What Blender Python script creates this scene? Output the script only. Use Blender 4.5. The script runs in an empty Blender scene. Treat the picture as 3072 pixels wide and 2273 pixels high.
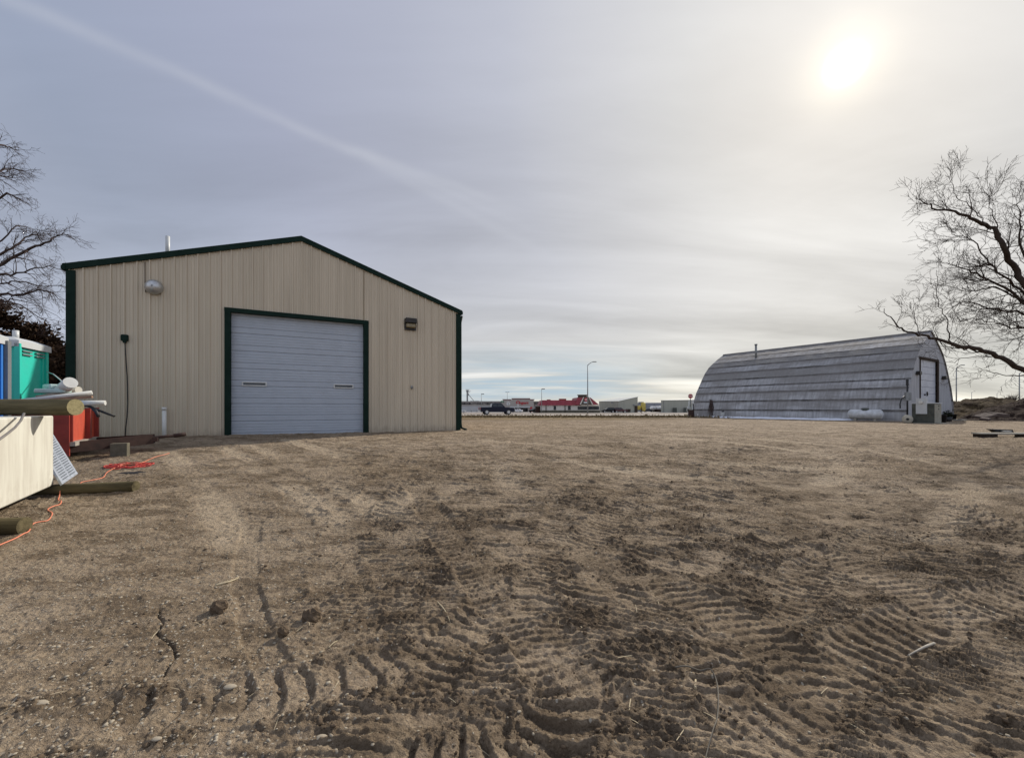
import bpy, math, random
import numpy as np
from mathutils import Vector, Matrix, noise as mn

random.seed(11)
RND = random.Random(5)
sc = bpy.context.scene
COL = sc.collection

# ------------------------------------------------------------------ camera
F = 1230.0; HZ = 1222.0; CXP = 1536.0; EYE = 1.55
cam_d = bpy.data.cameras.new("camera"); cam = bpy.data.objects.new("camera", cam_d); COL.objects.link(cam)
cam.location = (0, 0, EYE); cam.rotation_euler = (math.radians(90), 0, 0)
cam_d.sensor_width = 36; cam_d.lens = 36*F/3072
cam_d.shift_y = (HZ-2273/2)/3072
cam_d.clip_start = 0.05; cam_d.clip_end = 20000
sc.camera = cam
sc.view_settings.view_transform = 'Standard'; sc.view_settings.look = 'None'
sc.view_settings.exposure = 0.0; sc.view_settings.gamma = 1.0
sc.view_settings.use_curve_mapping = False
sc.cycles.use_denoising = True
sc.cycles.max_bounces = 6; sc.cycles.diffuse_bounces = 3

# ------------------------------------------------------------------ sun
SUN_AZ = math.radians(39.1); SUN_EL = math.radians(32.9)
SDIR = Vector((math.sin(SUN_AZ)*math.cos(SUN_EL), math.cos(SUN_AZ)*math.cos(SUN_EL), math.sin(SUN_EL)))
sl = bpy.data.lights.new("sun", 'SUN'); sl.energy = 4.6; sl.angle = math.radians(1.0); sl.color = (1.0, 0.93, 0.83)
so = bpy.data.objects.new("sun", sl); COL.objects.link(so); so.location = (20, 20, 30)
so.rotation_euler = (-SDIR).to_track_quat('-Z', 'Y').to_euler()

# ------------------------------------------------------------------ node helper
class NT:
    def __init__(s, tree): s.t = tree; s.n = tree.nodes; s.l = tree.links
    def node(s, kind, **kw):
        nd = s.n.new(kind)
        for k, v in kw.items(): setattr(nd, k, v)
        return nd
    def put(s, sock, v):
        if v is None: return
        if hasattr(v, 'is_linked') or isinstance(v, bpy.types.NodeSocket): s.l.new(v, sock)
        else:
            if isinstance(v, (tuple, list)) and len(v) == 3 and sock.type == 'RGBA': v = (*v, 1)
            sock.default_value = v
    def math(s, op, a, b=None, c=None, clamp=False):
        nd = s.node('ShaderNodeMath', operation=op); nd.use_clamp = clamp
        s.put(nd.inputs[0], a); s.put(nd.inputs[1], b); s.put(nd.inputs[2], c); return nd.outputs[0]
    def vmath(s, op, a, b=None, out=0):
        nd = s.node('ShaderNodeVectorMath', operation=op)
        s.put(nd.inputs[0], a); s.put(nd.inputs[1], b)
        return nd.outputs['Value'] if op in ('DOT_PRODUCT', 'LENGTH') else nd.outputs[0]
    def mix(s, f, a, b, blend='MIX'):
        nd = s.node('ShaderNodeMix', data_type='RGBA', blend_type=blend)
        s.put(nd.inputs[0], f); s.put(nd.inputs[6], a); s.put(nd.inputs[7], b); return nd.outputs[2]
    def noise(s, vec, scale, detail=3, rough=.5, out=0, dist=0):
        nd = s.node('ShaderNodeTexNoise'); s.put(nd.inputs['Vector'], vec)
        nd.inputs['Scale'].default_value = scale; nd.inputs['Detail'].default_value = detail
        nd.inputs['Roughness'].default_value = rough; nd.inputs['Distortion'].default_value = dist
        return nd.outputs[out]
    def ramp(s, f, stops, interp='LINEAR'):
        nd = s.node('ShaderNodeValToRGB'); cr = nd.color_ramp; cr.interpolation = interp
        while len(cr.elements) < len(stops): cr.elements.new(.5)
        for e, (p, c) in zip(cr.elements, stops):
            e.position = p
            e.color = (c, c, c, 1) if isinstance(c, (int, float)) else (*c, 1)
        s.put(nd.inputs[0], f); return nd.outputs[0]
    def mapping(s, vec, scale=(1, 1, 1), rot=(0, 0, 0), loc=(0, 0, 0)):
        nd = s.node('ShaderNodeMapping'); s.put(nd.inputs['Vector'], vec)
        nd.inputs['Scale'].default_value = scale; nd.inputs['Rotation'].default_value = rot; nd.inputs['Location'].default_value = loc
        return nd.outputs[0]

# ------------------------------------------------------------------ sky
W = bpy.data.worlds.new("World"); sc.world = W; W.use_nodes = True
w = NT(W.node_tree); w.n.clear()
wo = w.node('ShaderNodeOutputWorld'); bg = w.node('ShaderNodeBackground'); w.l.new(bg.outputs[0], wo.inputs[0])
sky = w.node('ShaderNodeTexSky'); sky.sky_type = 'NISHITA'; sky.sun_disc = False
sky.sun_elevation = SUN_EL; sky.sun_rotation = SUN_AZ; sky.air_density = 1.0; sky.dust_density = 2.0
tc = w.node('ShaderNodeTexCoord'); D = tc.outputs['Generated']
D = w.vmath('NORMALIZE', D)
sx = w.node('ShaderNodeSeparateXYZ'); w.l.new(D, sx.inputs[0]); dx, dy, dz = sx.outputs
dot = w.vmath('DOT_PRODUCT', D, tuple(SDIR))
# thin veil of high cloud, bluer away from the sun
veil = w.ramp(w.math('MULTIPLY_ADD', dot, .5, .5), [
    (0.0, (.50, .53, .62)), (.45, (.36, .40, .50)), (.64, (.295, .342, .458)), (.77, (.365, .395, .515)),
    (.86, (.425, .45, .55)), (.92, (.50, .52, .60)), (.965, (.615, .62, .65)), (.985, (.69, .69, .69)), (1.0, (.74, .725, .70))])
zc = w.math('MAXIMUM', dz, 0.0)
hz = w.math('POWER', w.math('SUBTRACT', 1.0, zc, clamp=True), 4.0)
hcol = w.ramp(w.math('MULTIPLY_ADD', dot, .5, .5), [(0, (.50, .53, .60)), (.5, (.53, .57, .67)), (.72, (.68, .70, .72)), (.84, (.79, .775, .69)), (1, (.82, .78, .66))])
base = w.mix(w.math('MULTIPLY', hz, .95), veil, hcol)
# streaky clouds on a far plane
zp = w.math('ADD', zc, .15)
comb = w.node('ShaderNodeCombineXYZ'); w.l.new(w.math('DIVIDE', dx, zp), comb.inputs[0]); w.l.new(w.math('DIVIDE', dy, zp), comb.inputs[1])
pl = comb.outputs[0]
st = w.noise(w.mapping(pl, (.55, 1.5, 1), (0, 0, math.radians(-25)), (3, 1, 0)), 1.0, 6, .55, dist=.6)
st2 = w.noise(w.mapping(pl, (.16, .8, 1), (0, 0, math.radians(12)), (7, 3, 0)), 1.0, 7, .6, dist=1.0)
streak = w.math('ADD', w.math('MULTIPLY', w.math('SUBTRACT', st, .5), .60), w.math('MULTIPLY', w.math('SUBTRACT', st2, .5), .55))
big = w.noise(w.mapping(pl, (.25, .25, 1), (0, 0, .4), (1.7, .3, 0)), 1.0, 3, .5)
amt = w.math('MULTIPLY_ADD', hz, 1.5, .75)
br = w.math('MULTIPLY_ADD', w.math('MULTIPLY', streak, amt), 1.0, 1.0)
br = w.math('MULTIPLY', br, w.math('MULTIPLY_ADD', big, .16, .92))
c1 = w.mix(1.0, base, br, 'MULTIPLY')
# pale blue gaps low over the horizon
gap = w.math('MULTIPLY', w.ramp(st2, [(.44, 1), (.56, 0)]), w.ramp(dz, [(.0, .2), (.03, .9), (.075, .8), (.16, 0)]))
gapx = w.ramp(w.math('MULTIPLY_ADD', dx, .5, .5), [(.35, .1), (.47, 1), (.58, 1), (.68, .15)])
c1 = w.mix(w.math('MULTIPLY', w.math('MULTIPLY', gap, gapx), .95), c1, (.42, .56, .67))
# two old contrails
def gc(d1, d2): return tuple(Vector(d1).normalized().cross(Vector(d2).normalized()).normalized())
def pdir(px, py): return ((px-CXP)/F, 1, (HZ-py)/F)
wob = w.math('MULTIPLY', w.math('SUBTRACT', w.noise(D, 3.0, 4, .6), .5), .035)
for a, b, wd, am, x0, x1 in ((pdir(60, 15), pdir(1100, 470), 11000, .095, -.8, .12), (pdir(1000, 430), pdir(1500, 690), 9000, .075, -.35, .15), (pdir(1040, 440), pdir(1420, 580), 12000, .09, -.33, .02)):
    q = w.math('ADD', w.vmath('DOT_PRODUCT', D, gc(a, b)), w.math('MULTIPLY', wob, .75))
    g = w.math('POWER', 2.718, w.math('MULTIPLY', w.math('MULTIPLY', q, q), -wd))
    m = (x1-x0)*.18
    rx = w.ramp(w.math('DIVIDE', w.math('SUBTRACT', dx, x0), (x1-x0)), [(0, 0), (.18, 1), (.75, .9), (1, 0)])
    br_ = w.math('MULTIPLY', g, w.math('MULTIPLY', rx, w.math('MULTIPLY', w.math('ADD', w.noise(D, 9.0, 4), .35), am*1.15)))
    fy = w.math('GREATER_THAN', dy, 0.0)
    c1 = w.mix(w.math('MULTIPLY', br_, fy), c1, (1.6, 1.6, 1.65), 'ADD') if False else w.mix(w.math('MULTIPLY', w.math('MULTIPLY', br_, fy), 2.2), c1, (.62, .64, .70))
# unseen sky behind the viewer, brightened as added fill for the shaded fronts
rear = w.ramp(w.math('MULTIPLY_ADD', dy, .5, .5), [(.0, 1.55), (.30, 1.5), (.50, 1.0), (1, 1.0)])
c1 = w.mix(1.0, c1, rear, 'MULTIPLY')
# sun seen through the veil
om = w.math('SUBTRACT', 1.0, dot)
def glow(k, a): return w.math('MULTIPLY', w.math('POWER', 2.718, w.math('MULTIPLY', om, -k)), a)
def add(c, f, col):
    nd = w.node('ShaderNodeVectorMath', operation='SCALE'); nd.inputs[0].default_value = col; w.l.new(f, nd.inputs['Scale'])
    return w.vmath('ADD', c, nd.outputs[0])
c1 = add(c1, glow(10500, 8.0), (1, .95, .85)); c1 = add(c1, glow(700, .30), (1, .84, .55)); c1 = add(c1, glow(40, .05), (1, .93, .82))
lower = w.ramp(w.math('MULTIPLY_ADD', dz, .5, .5), [(.49, .30), (.5, 1)])
c1 = w.mix(1.0, c1, lower, 'MULTIPLY')
sc10 = w.node('ShaderNodeVectorMath', operation='SCALE'); w.l.new(c1, sc10.inputs[0]); sc10.inputs['Scale'].default_value = 9.8
sn = w.node('ShaderNodeVectorMath', operation='SCALE'); w.l.new(sky.outputs[0], sn.inputs[0]); sn.inputs['Scale'].default_value = .04
w.l.new(w.vmath('ADD', sc10.outputs[0], sn.outputs[0]), bg.inputs[0]); bg.inputs[1].default_value = .1

# ------------------------------------------------------------------ numpy noise
def _h(ix, iy, seed):
    h = (ix.astype(np.int64)*374761393 + iy.astype(np.int64)*668265263 + seed*974711) & 0xffffffff
    h = ((h ^ (h >> 13))*1274126177) & 0xffffffff
    return ((h ^ (h >> 16)) & 0xffffff)/float(0xffffff)
def vn(x, y, seed=0):
    ix = np.floor(x); iy = np.floor(y); fx = x-ix; fy = y-iy
    fx = fx*fx*fx*(fx*(fx*6-15)+10); fy = fy*fy*fy*(fy*(fy*6-15)+10)
    a = _h(ix, iy, seed); b = _h(ix+1, iy, seed); c = _h(ix, iy+1, seed); d = _h(ix+1, iy+1, seed)
    return ((a*(1-fx)+b*fx)*(1-fy)+(c*(1-fx)+d*fx)*fy)*2-1
def fbm(x, y, o=4, seed=0, g=.5):
    r = 0; a = 1; t = 0
    for i in range(o):
        r = r+a*vn(x*(2**i)+i*17.3, y*(2**i)-i*9.1, seed+i); t += a; a *= g
    return r/t
def ss(a, b, x):
    t = np.clip((x-a)/(b-a), 0, 1); return t*t*(3-2*t)

# ------------------------------------------------------------------ terrain
def macro(x, y):
    x = np.asarray(x, float); y = np.asarray(y, float)
    z = .55*ss(3, 14, y)-.07*ss(16, 30, y)
    z = z+.09*np.exp(-((x+13)**2+(y-11.5)**2)/40)
    z = z-.28*ss(43, 50, y)*(1-ss(52, 60, y))-.15*ss(50, 60, y)
    z = z-.68*ss(78, 150, y)-.25*ss(150, 230, y)
    return z
# wheel tracks as polylines on the yard: points, width, lug pitch, lug height, bar curve, strength
TR = []
def trk(px, wd=.36, sp=.11, dp=.030, cv=2.0, st=1.0):
    out = []
    for a, b in px:
        Y = 1.55*F/(b-HZ)
        for _ in range(6): Y = (EYE-float(macro(0, Y)))*F/(b-HZ)
        out.append(((a-CXP)/F*Y, Y))
    P_ = []
    for i in range(len(out)-1):                     # Catmull-Rom to a smooth run
        p0 = np.array(out[max(i-1, 0)]); p1 = np.array(out[i]); p2 = np.array(out[i+1]); p3 = np.array(out[min(i+2, len(out)-1)])
        for j in range(5):
            t = j/5; P_.append(.5*((2*p1)+(p2-p0)*t+(2*p0-5*p1+4*p2-p3)*t*t+(3*p1-p0-3*p2+p3)*t**3))
    P_.append(np.array(out[-1])); TR.append((np.array(P_), wd, sp, dp, cv, st))
trk([(1180, 1420), (1050, 1560), (1010, 1700), (1060, 1900), (1200, 2120)], .40, .085, .016, 1.2, .8)
trk([(1900, 1480), (1760, 1620), (1560, 1760), (1330, 1960), (1180, 2200)], .42, .10, .024, -1.6)
trk([(2900, 1500), (2600, 1640), (2350, 1800), (2100, 2000), (1950, 2300)], .42, .10, .020, 1.5, .9)
trk([(3500, 1700), (3000, 1800), (2600, 1950), (2300, 2150), (2200, 2330)], .42, .12, .022, -1.5, .9)
trk([(1250, 1460), (1330, 1600), (1480, 1780), (1640, 1960), (1900, 2250)], .40, .095, .024, 1.8)
trk([(1500, 1600), (1900, 1720), (2250, 1900), (2600, 2200)], .40, .10, .022, 1.5, .9)
trk([(2100, 1560), (2500, 1680), (2900, 1880), (3300, 2150)], .40, .095, .020, -1.5, .8)
trk([(1700, 1500), (1640, 1640), (1600, 1800), (1700, 2000)], .36, .085, .020, 1.5, .9)
trk([(760, 1560), (740, 1700), (760, 1850), (840, 2040)], .20, 9., .0, 0, 1.0)
trk([(-300, 2260), (150, 2190), (550, 2130), (900, 2080), (1250, 1990), (1500, 1870), (1650, 1760)], .36, .155, .025, 2.9, .95)
trk([(1000, 2420), (1400, 2290), (1560, 2210), (1750, 2180), (1950, 2260)], .34, .13, .042, 2.8, 1.3)
trk([(1500, 2420), (1650, 2230), (1700, 2100), (1640, 2010)], .36, .12, .036, -2.2, 1.2)
trk([(1980, 1960), (2080, 1980), (2160, 2060), (2210, 2160)], .26, .10, .040, 2.0, 1.1)
trk([(560, 1400), (760, 1440), (900, 1560), (1000, 1800)], .26, .07, .009, .5, .7)
trk([(700, 1370), (900, 1440), (1100, 1600)], .26, .07, .009, .5, .7)
trk([(2000, 1400), (2350, 1420), (2600, 1480), (2750, 1600)], .30, .08, .010, .5, .7)
CRK = [(480, 1830), (474, 1850), (492, 1870), (470, 1905), (500, 1930), (520, 1950), (528, 1975), (505, 2010), (490, 2040)]
CRK2 = [(335, 1750), (330, 1738), (338, 1724), (325, 1718)]
def region_masks(x, y):
    gravel = ss(-.15, .35, -(x/np.maximum(y, .5))-.42+.12*fbm(x*.8, y*.8, 3, 50))*(1-ss(9, 14, y))
    return gravel
def saw(p, w=.14):
    """steep face at p=0, long easy back slope"""
    f = p-np.floor(p); return np.where(f < w, f/w, 1-(f-w)/(1-w))
def detail(x, y, want=False):
    """Fine relief of the churned yard: height, crumb mask, groove shade mask, gravel mask."""
    near = 1-ss(20, 42, y)
    gravel = region_masks(x, y)
    h = .032*fbm(x*.45, y*.45, 4, 1)*near
    rough = fbm(x*1.9, y*2.3, 5, 31, .62)
    crumb = (1-.55*ss(4, 9, y))*ss(.08, .36, .55*rough+.6*fbm(x*4.2, y*6.5, 4, 36, .6)+.10*(1-ss(3, 8, y))*ss(-1.7, -.6, x))*(1-gravel*.8)*(1-.5*ss(7, 15, y))
    wx = x+.10*fbm(x*1.3, y*1.3, 3, 21); wy = y+.10*fbm(x*1.3+9, y*1.3, 3, 22)
    # worn ridges running across the yard, steep side to the viewer
    ang = .10+.28*ss(-.5, 3, x)+.35*fbm(x*.22, y*.22, 2, 40)
    p1 = (wy+ang*wx)/.115+.35*fbm(wx*2.2, wy*3.4, 3, 41)
    p2 = (wy+(ang-.14)*wx)/.062+.45*fbm(wx*2.6, wy*5, 3, 43)
    brk = ss(-.30, .22, fbm(x*2.3, y*5.5, 3, 46))
    m1 = ss(-.32, .12, fbm(x*.8+4, y*1.1, 3, 42))*brk; m2 = ss(-.4, .05, fbm(x*.9+14, y*1.1, 3, 45))
    fl = (1-gravel*.9)*(1-.7*ss(9, 18, y))
    h = h+(.046*saw(p1)*m1*(.6+.5*vn(x*2.9, y*4.1, 47))+.024*saw(p2)*m2)*fl
    gro = (1-ss(.0, .12, p1-np.floor(p1)))*m1*fl*.5  # darkens the steep ridge fronts: moist soil, partly shade painted into the colour
    for i, (pl, wd, sp, dp, cv, st) in enumerate(TR):
        lo = pl.min(0)-wd; hi = pl.max(0)+wd
        idx = np.nonzero((x > lo[0]) & (x < hi[0]) & (y > lo[1]) & (y < hi[1]))[0]
        if not len(idx): continue
        X = x[idx]+.030*fbm(x[idx]*2.2, y[idx]*2.2, 2, 60+i); Y = y[idx]+.030*fbm(x[idx]*2.2+5, y[idx]*2.2, 2, 61+i)
        bd = np.full(len(idx), 9.); bs = np.zeros(len(idx)); sg = np.zeros(len(idx)); acc = 0
        for a, b in zip(pl[:-1], pl[1:]):
            ab = b-a; L = np.hypot(*ab); t = np.clip(((X-a[0])*ab[0]+(Y-a[1])*ab[1])/(L*L), 0, 1)
            ex = X-a[0]-ab[0]*t; ey = Y-a[1]-ab[1]*t; d_ = np.hypot(ex, ey); u = d_ < bd
            bd = np.where(u, d_, bd); bs = np.where(u, acc+t*L, bs); sg = np.where(u, np.sign(ab[0]*ey-ab[1]*ex)*d_, sg); acc += L
        e = np.minimum(bs, acc-bs)
        k = (1-ss(wd*.44, wd*.60, bd))*ss(0, .35, e)
        k = np.clip(k*ss(-.42, .05, fbm(X*1.5, Y*1.5, 4, 80+i, .6)+.10*st)*st, 0, 1)
        bow = cv*sg*sg/sp+.35*sg/sp
        ph = (-1 if pl[-1][1] < pl[0][1] else 1)*(bs/sp)+bow*(1 if i % 2 else -1)*.5+.22*fbm(X*4, Y*4, 2, 90+i)
        f = ph-np.floor(ph)
        prof = np.where(f < .13, f/.13, np.where(f < .62, 1-.25*(f-.13)/.49, .75*(1-ss(.62, 1., f)))) if sp > .12 else saw(ph, .16)
        wear = .5+.5*vn(X*3.1, Y*3.1, 100+i)
        ht = dp*1.35*(prof*(.45+.75*wear)-.5)+.008*fbm(X*2, Y*2, 2, 7)
        if sp > 5: ht = -.018+.004*fbm(X*3, Y*12, 3, 8)
        h[idx] = h[idx]*(1-k)+ht*k+.022*np.exp(-((bd-wd*.55)/.05)**2)*ss(0, .35, e)*np.maximum(0, vn(X*5, Y*5, 9)+.2)*min(1, dp*50)
        gro[idx] = gro[idx]*(1-k)+k*(1-ss(.0, .2, f))*(.5 if dp > 0 else 0)  # lug fronts get the same dark soil and painted shade
        crumb[idx] = np.maximum(crumb[idx]*(1-.6*k), .75*np.exp(-((bd-wd*.58)/.06)**2)*ss(-.1, .4, fbm(X*3, Y*3, 3, 70+i))*min(1, dp*45)*ss(0, .35, e))
    c1 = np.abs(fbm(x*14, y*14, 3, 51, .6)); c2 = fbm(x*34, y*34, 2, 52); c3 = fbm(x*70, y*70, 2, 53)
    h = h+crumb*(.034*c1+.012*c2+.005*c3)*(1-.4*ss(8, 18, y))+.009*c2+.005*c3+.010*np.abs(fbm(x*7, y*8, 3, 33, .6))
    h = h+(.026*fbm(x*1.6, y*3.0, 4, 57, .6)+.030*np.abs(fbm(x*4.5, y*6.5, 4, 58, .6)))*ss(3.0, 7, y)*near+.010*fbm(x*9, y*9, 3, 59)
    return (h, crumb, gro, gravel) if want else h
def gz(x, y, det=True):
    xa = np.array([float(x)]); ya = np.array([float(y)])
    return float(macro(xa, ya)[0]+(detail(xa, ya)[0] if det and y < 42 else 0))
def P(px, py, Y): return Vector(((px-CXP)/F*Y, Y, EYE-(py-HZ)/F*Y))
def G(px, py, lift=0.0, det=True):
    """Where the sight line meets the ground."""
    a, b = .9, 90.
    for _ in range(40):
        m = (a+b)/2
        if EYE-(py-HZ)/F*m > float(macro((px-CXP)/F*m, m)): a = m
        else: b = m
    x = (px-CXP)/F*a
    return Vector((x, a, gz(x, a, det)+lift))

# ------------------------------------------------------------------ mesh helpers
class MB:
    def __init__(s): s.v = []; s.f = []; s.sm = []
    def add(s, vs, fs, smooth=False):
        b = len(s.v); s.v += [tuple(v) for v in vs]; s.f += [tuple(i+b for i in f) for f in fs]; s.sm += [smooth]*len(fs); return s
    def box(s, c, size, rz=0, R=None, taper=1.0, bev=0.0):
        hx, hy, hz_ = [k/2 for k in size]; M = R if R is not None else Matrix.Rotation(rz, 3, 'Z'); c = Vector(c)
        if bev > 0:
            b = min(bev, hx*.45, hy*.45, hz_*.45); vs = []
            for X in (-1, 1):
                for Y in (-1, 1):
                    for Z in (-1, 1):
                        for k in range(3):
                            p = [X*(hx-b), Y*(hy-b), Z*(hz_-b)]; p[k] = (X*hx, Y*hy, Z*hz_)[k]; vs.append(Vector(p))
            import itertools
            idx = lambda X, Y, Z, k: ((X > 0)*4+(Y > 0)*2+(Z > 0))*3+k
            fs = []
            for k in range(3):
                for sg in (-1, 1):
                    o = [(-1, -1), (1, -1), (1, 1), (-1, 1)]; q = []
                    for a, d in o:
                        t = [a, d]; t.insert(k, sg); q.append(idx(*t, k))
                    fs.append(q)
            for k in range(3):
                i, j = [q for q in range(3) if q != k]
                for a in (-1, 1):
                    for d in (-1, 1):
                        lo = [0, 0, 0]; lo[i] = a; lo[j] = d; hi = list(lo); lo[k] = -1; hi[k] = 1
                        fs.append([idx(*lo, i), idx(*lo, j), idx(*hi, j), idx(*hi, i)])
            for X in (-1, 1):
                for Y in (-1, 1):
                    for Z in (-1, 1): fs.append([idx(X, Y, Z, 0), idx(X, Y, Z, 1), idx(X, Y, Z, 2)])
            return s.add([c+M@v for v in vs], fs)
        vs = []
        for X, Y, Z in ((-1, -1, -1), (1, -1, -1), (1, 1, -1), (-1, 1, -1), (-1, -1, 1), (1, -1, 1), (1, 1, 1), (-1, 1, 1)):
            t = taper if Z > 0 else 1
            vs.append(c+M@Vector((X*hx*t, Y*hy*t, Z*hz_)))
        return s.add(vs, [(0, 3, 2, 1), (4, 5, 6, 7), (0, 1, 5, 4), (1, 2, 6, 5), (2, 3, 7, 6), (3, 0, 4, 7)])
    def tube(s, pts, r, n=8, cap=True, smooth=True):
        pts = [Vector(p) for p in pts]; m = len(pts); rs = r if isinstance(r, (list, tuple)) else [r]*m
        vs = []; u = None
        for i, p in enumerate(pts):
            t = (pts[min(i+1, m-1)]-pts[max(i-1, 0)])
            if t.length < 1e-9: t = Vector((0, 0, 1))
            t.normalize()
            if u is None:
                u = t.cross(Vector((0, 0, 1)) if abs(t.z) < .9 else Vector((1, 0, 0))).normalized()
            u = (u-t*u.dot(t)); u = u.normalized() if u.length > 1e-6 else t.orthogonal().normalized()
            q = t.cross(u)
            for k in range(n):
                a = 2*math.pi*k/n; vs.append(p+(u*math.cos(a)+q*math.sin(a))*rs[i])
        fs = [(i*n+k, i*n+(k+1) % n, (i+1)*n+(k+1) % n, (i+1)*n+k) for i in range(m-1) for k in range(n)]
        s.add(vs, fs, smooth)
        if cap:
            b = len(s.v)-m*n
            s.f.append(tuple(b+k for k in range(n))[::-1]); s.sm.append(False)
            s.f.append(tuple(b+(m-1)*n+k for k in range(n))); s.sm.append(False)
        return s
    def lathe(s, prof, c=(0, 0, 0), n=20, R=None):
        c = Vector(c); R = R or Matrix.Identity(3); m = len(prof)
        vs = [c+R@Vector((r*math.cos(2*math.pi*k/n), r*math.sin(2*math.pi*k/n), z)) for r, z in prof for k in range(n)]
        fs = [(i*n+k, i*n+(k+1) % n, (i+1)*n+(k+1) % n, (i+1)*n+k) for i in range(m-1) for k in range(n)]
        return s.add(vs, fs, True)
    def prism(s, poly, y0, y1, inset=0.0):
        """Polygon in local x,z extruded along y."""
        n = len(poly); vs = [(x, y0, z) for x, z in poly]+[(x, y1, z) for x, z in poly]
        fs = [tuple(range(n)), tuple(range(2*n-1, n-1, -1))]+[(i, i+n, (i+1) % n+n, (i+1) % n) for i in range(n)]
        return s.add(vs, fs)
    def slab(s, poly, th):
        """3-D polygon thickened along its normal."""
        poly = [Vector(p) for p in poly]; nn = (poly[1]-poly[0]).cross(poly[2]-poly[0]).normalized()*th
        n = len(poly); vs = poly+[p-nn for p in poly]
        return s.add(vs, [tuple(range(n)), tuple(range(2*n-1, n-1, -1))]+[(i, i+n, (i+1) % n+n, (i+1) % n) for i in range(n)])
def mesh_obj(name, mb, mat, parent=None):
    me = bpy.data.meshes.new(name); me.from_pydata(mb.v, [], mb.f)
    me.polygons.foreach_set('use_smooth', mb.sm); me.update()
    if mat: me.materials.append(mat)
    o = bpy.data.objects.new(name, me); COL.objects.link(o)
    if parent: o.parent = parent
    return o
def tag(o, label=None, cat=None, group=None, kind=None):
    if label: o['label'] = label
    if cat: o['category'] = cat
    if group: o['group'] = group
    if kind: o['kind'] = kind
    return o
def thing(name, label, cat, loc, rz=0, group=None):
    o = bpy.data.objects.new(name, None); COL.objects.link(o); o.location = loc; o.rotation_euler = (0, 0, rz)
    o.empty_display_size = .2
    return tag(o, label, cat, group)

# ------------------------------------------------------------------ materials
def mat(name, col, rough=.6, metal=0.0, var=.12, scale=6, bump=0.0, bscale=40, col2=None, stretch=(1, 1, 1), spec=None, alpha=None):
    m = bpy.data.materials.new(name); m.use_nodes = True; t = NT(m.node_tree)
    b = t.n['Principled BSDF']; co = t.node('ShaderNodeTexCoord').outputs['Object']
    mp = t.mapping(co, stretch)
    nz = t.noise(mp, scale, 5, .6)
    d = col2 or tuple(c*(1-var*2.2) for c in col)
    r = t.ramp(nz, [(.30, d), (.62, col)])
    t.l.new(r, b.inputs['Base Color']); b.inputs['Metallic'].default_value = metal
    rr = t.ramp(nz, [(.3, min(1, rough+.12)), (.7, max(0, rough-.08))]); t.l.new(rr, b.inputs['Roughness'])
    if spec is None and rough >= .8: spec = .08
    if spec is not None: b.inputs['Specular IOR Level'].default_value = spec
    if bump:
        bn = t.node('ShaderNodeBump'); bn.inputs['Strength'].default_value = min(1, bump); bn.inputs['Distance'].default_value = .01*max(1, bump)
        t.l.new(t.noise(mp, bscale, 4, .6), bn.inputs['Height']); t.l.new(bn.outputs[0], b.inputs['Normal'])
    return m
M = {}
M['tan'] = mat('tan_siding', (.55, .475, .355), .5, 0, .05, 1.2, .15, 30, stretch=(1, 1, .15))
M['green'] = mat('dark_green_trim', (.004, .018, .012), .65, 0, .1, 4, spec=.15)
M['roofg'] = mat('green_roof_metal', (.010, .03, .022), .45, .1, .1, 2)
M['doorw'] = mat('white_door_steel', (.375, .41, .455), .5, 0, .03, 3, .25, 120)
M['white'] = mat('white_plastic', (.62, .62, .58), .4, 0, .08, 5)
M['galv'] = mat('galvanised', (.50, .50, .49), .35, .7, .1, 14)
M['black'] = mat('black_rubber', (.012, .012, .013), .6, 0, .1, 8)
M['bronze'] = mat('dark_bronze', (.022, .018, .015), .45, .2, .1, 8)
M['lens'] = mat('amber_lens', (.24, .19, .10), .25, 0, .2, 20)
M['glass'] = mat('dark_glass', (.02, .025, .03), .08, 0, .05, 3)
M['conc'] = mat('concrete', (.34, .32, .27), .85, 0, .12, 9, .5, 60)
M['rust'] = mat('rusty_brown_steel', (.055, .026, .018), .75, .2, .2, 7, .4, 60, col2=(.035, .02, .016))
M['orange'] = mat('orange_paint', (.50, .075, .035), .5, 0, .1, 3, .15, 20, col2=(.42, .06, .03))
M['redd'] = mat('dark_red_paint', (.30, .035, .02), .5, 0, .15, 3)
M['teal'] = mat('teal_plastic', (.02, .52, .40), .42, 0, .04, 3, .1, 60)
M['blue'] = mat('blue_plastic', (.035, .20, .60), .42, 0, .05, 3, .1, 60)
M['greyp'] = mat('grey_plastic', (.50, .52, .52), .45, 0, .05, 3)
M['greyd'] = mat('grey_trim', (.20, .21, .22), .5, .3, .1, 5)
M['log'] = mat('weathered_log', (.135, .112, .062), .9, 0, .2, 9, 1.0, 30, stretch=(.12, 1, 1), col2=(.042, .036, .020))
M['logend'] = mat('cut_wood', (.30, .26, .14), .85, 0, .15, 25, .4, 40)
M['panelm'] = mat('blue_grey_grating', (.42, .46, .52), .4, .3, .2, 20)
M['groove'] = mat('slot_shadow_metal', (.10, .12, .15), .5, .3, .2, 20)
M['cord'] = mat('orange_cord', (.68, .22, .12), .5, 0, .05, 3)
M['cordr'] = mat('red_cord', (.62, .07, .05), .5, 0, .05, 3)
M['wood'] = mat('grey_board', (.36, .33, .28), .8, 0, .15, 12, .4, 40, stretch=(.2, 1, 1))
M['bark'] = mat('dark_bark', (.060, .045, .036), .9, 0, .2, 20, .5, 50)
M['bark2'] = mat('brown_bark', (.085, .062, .055), .9, 0, .2, 20)
M['tank'] = mat('white_tank_paint', (.60, .62, .64), .4, .1, .12, 3, .1, 20, col2=(.40, .41, .40))
M['cab'] = mat('olive_cabinet', (.062, .068, .055), .6, .1, .2, 4)
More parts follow.
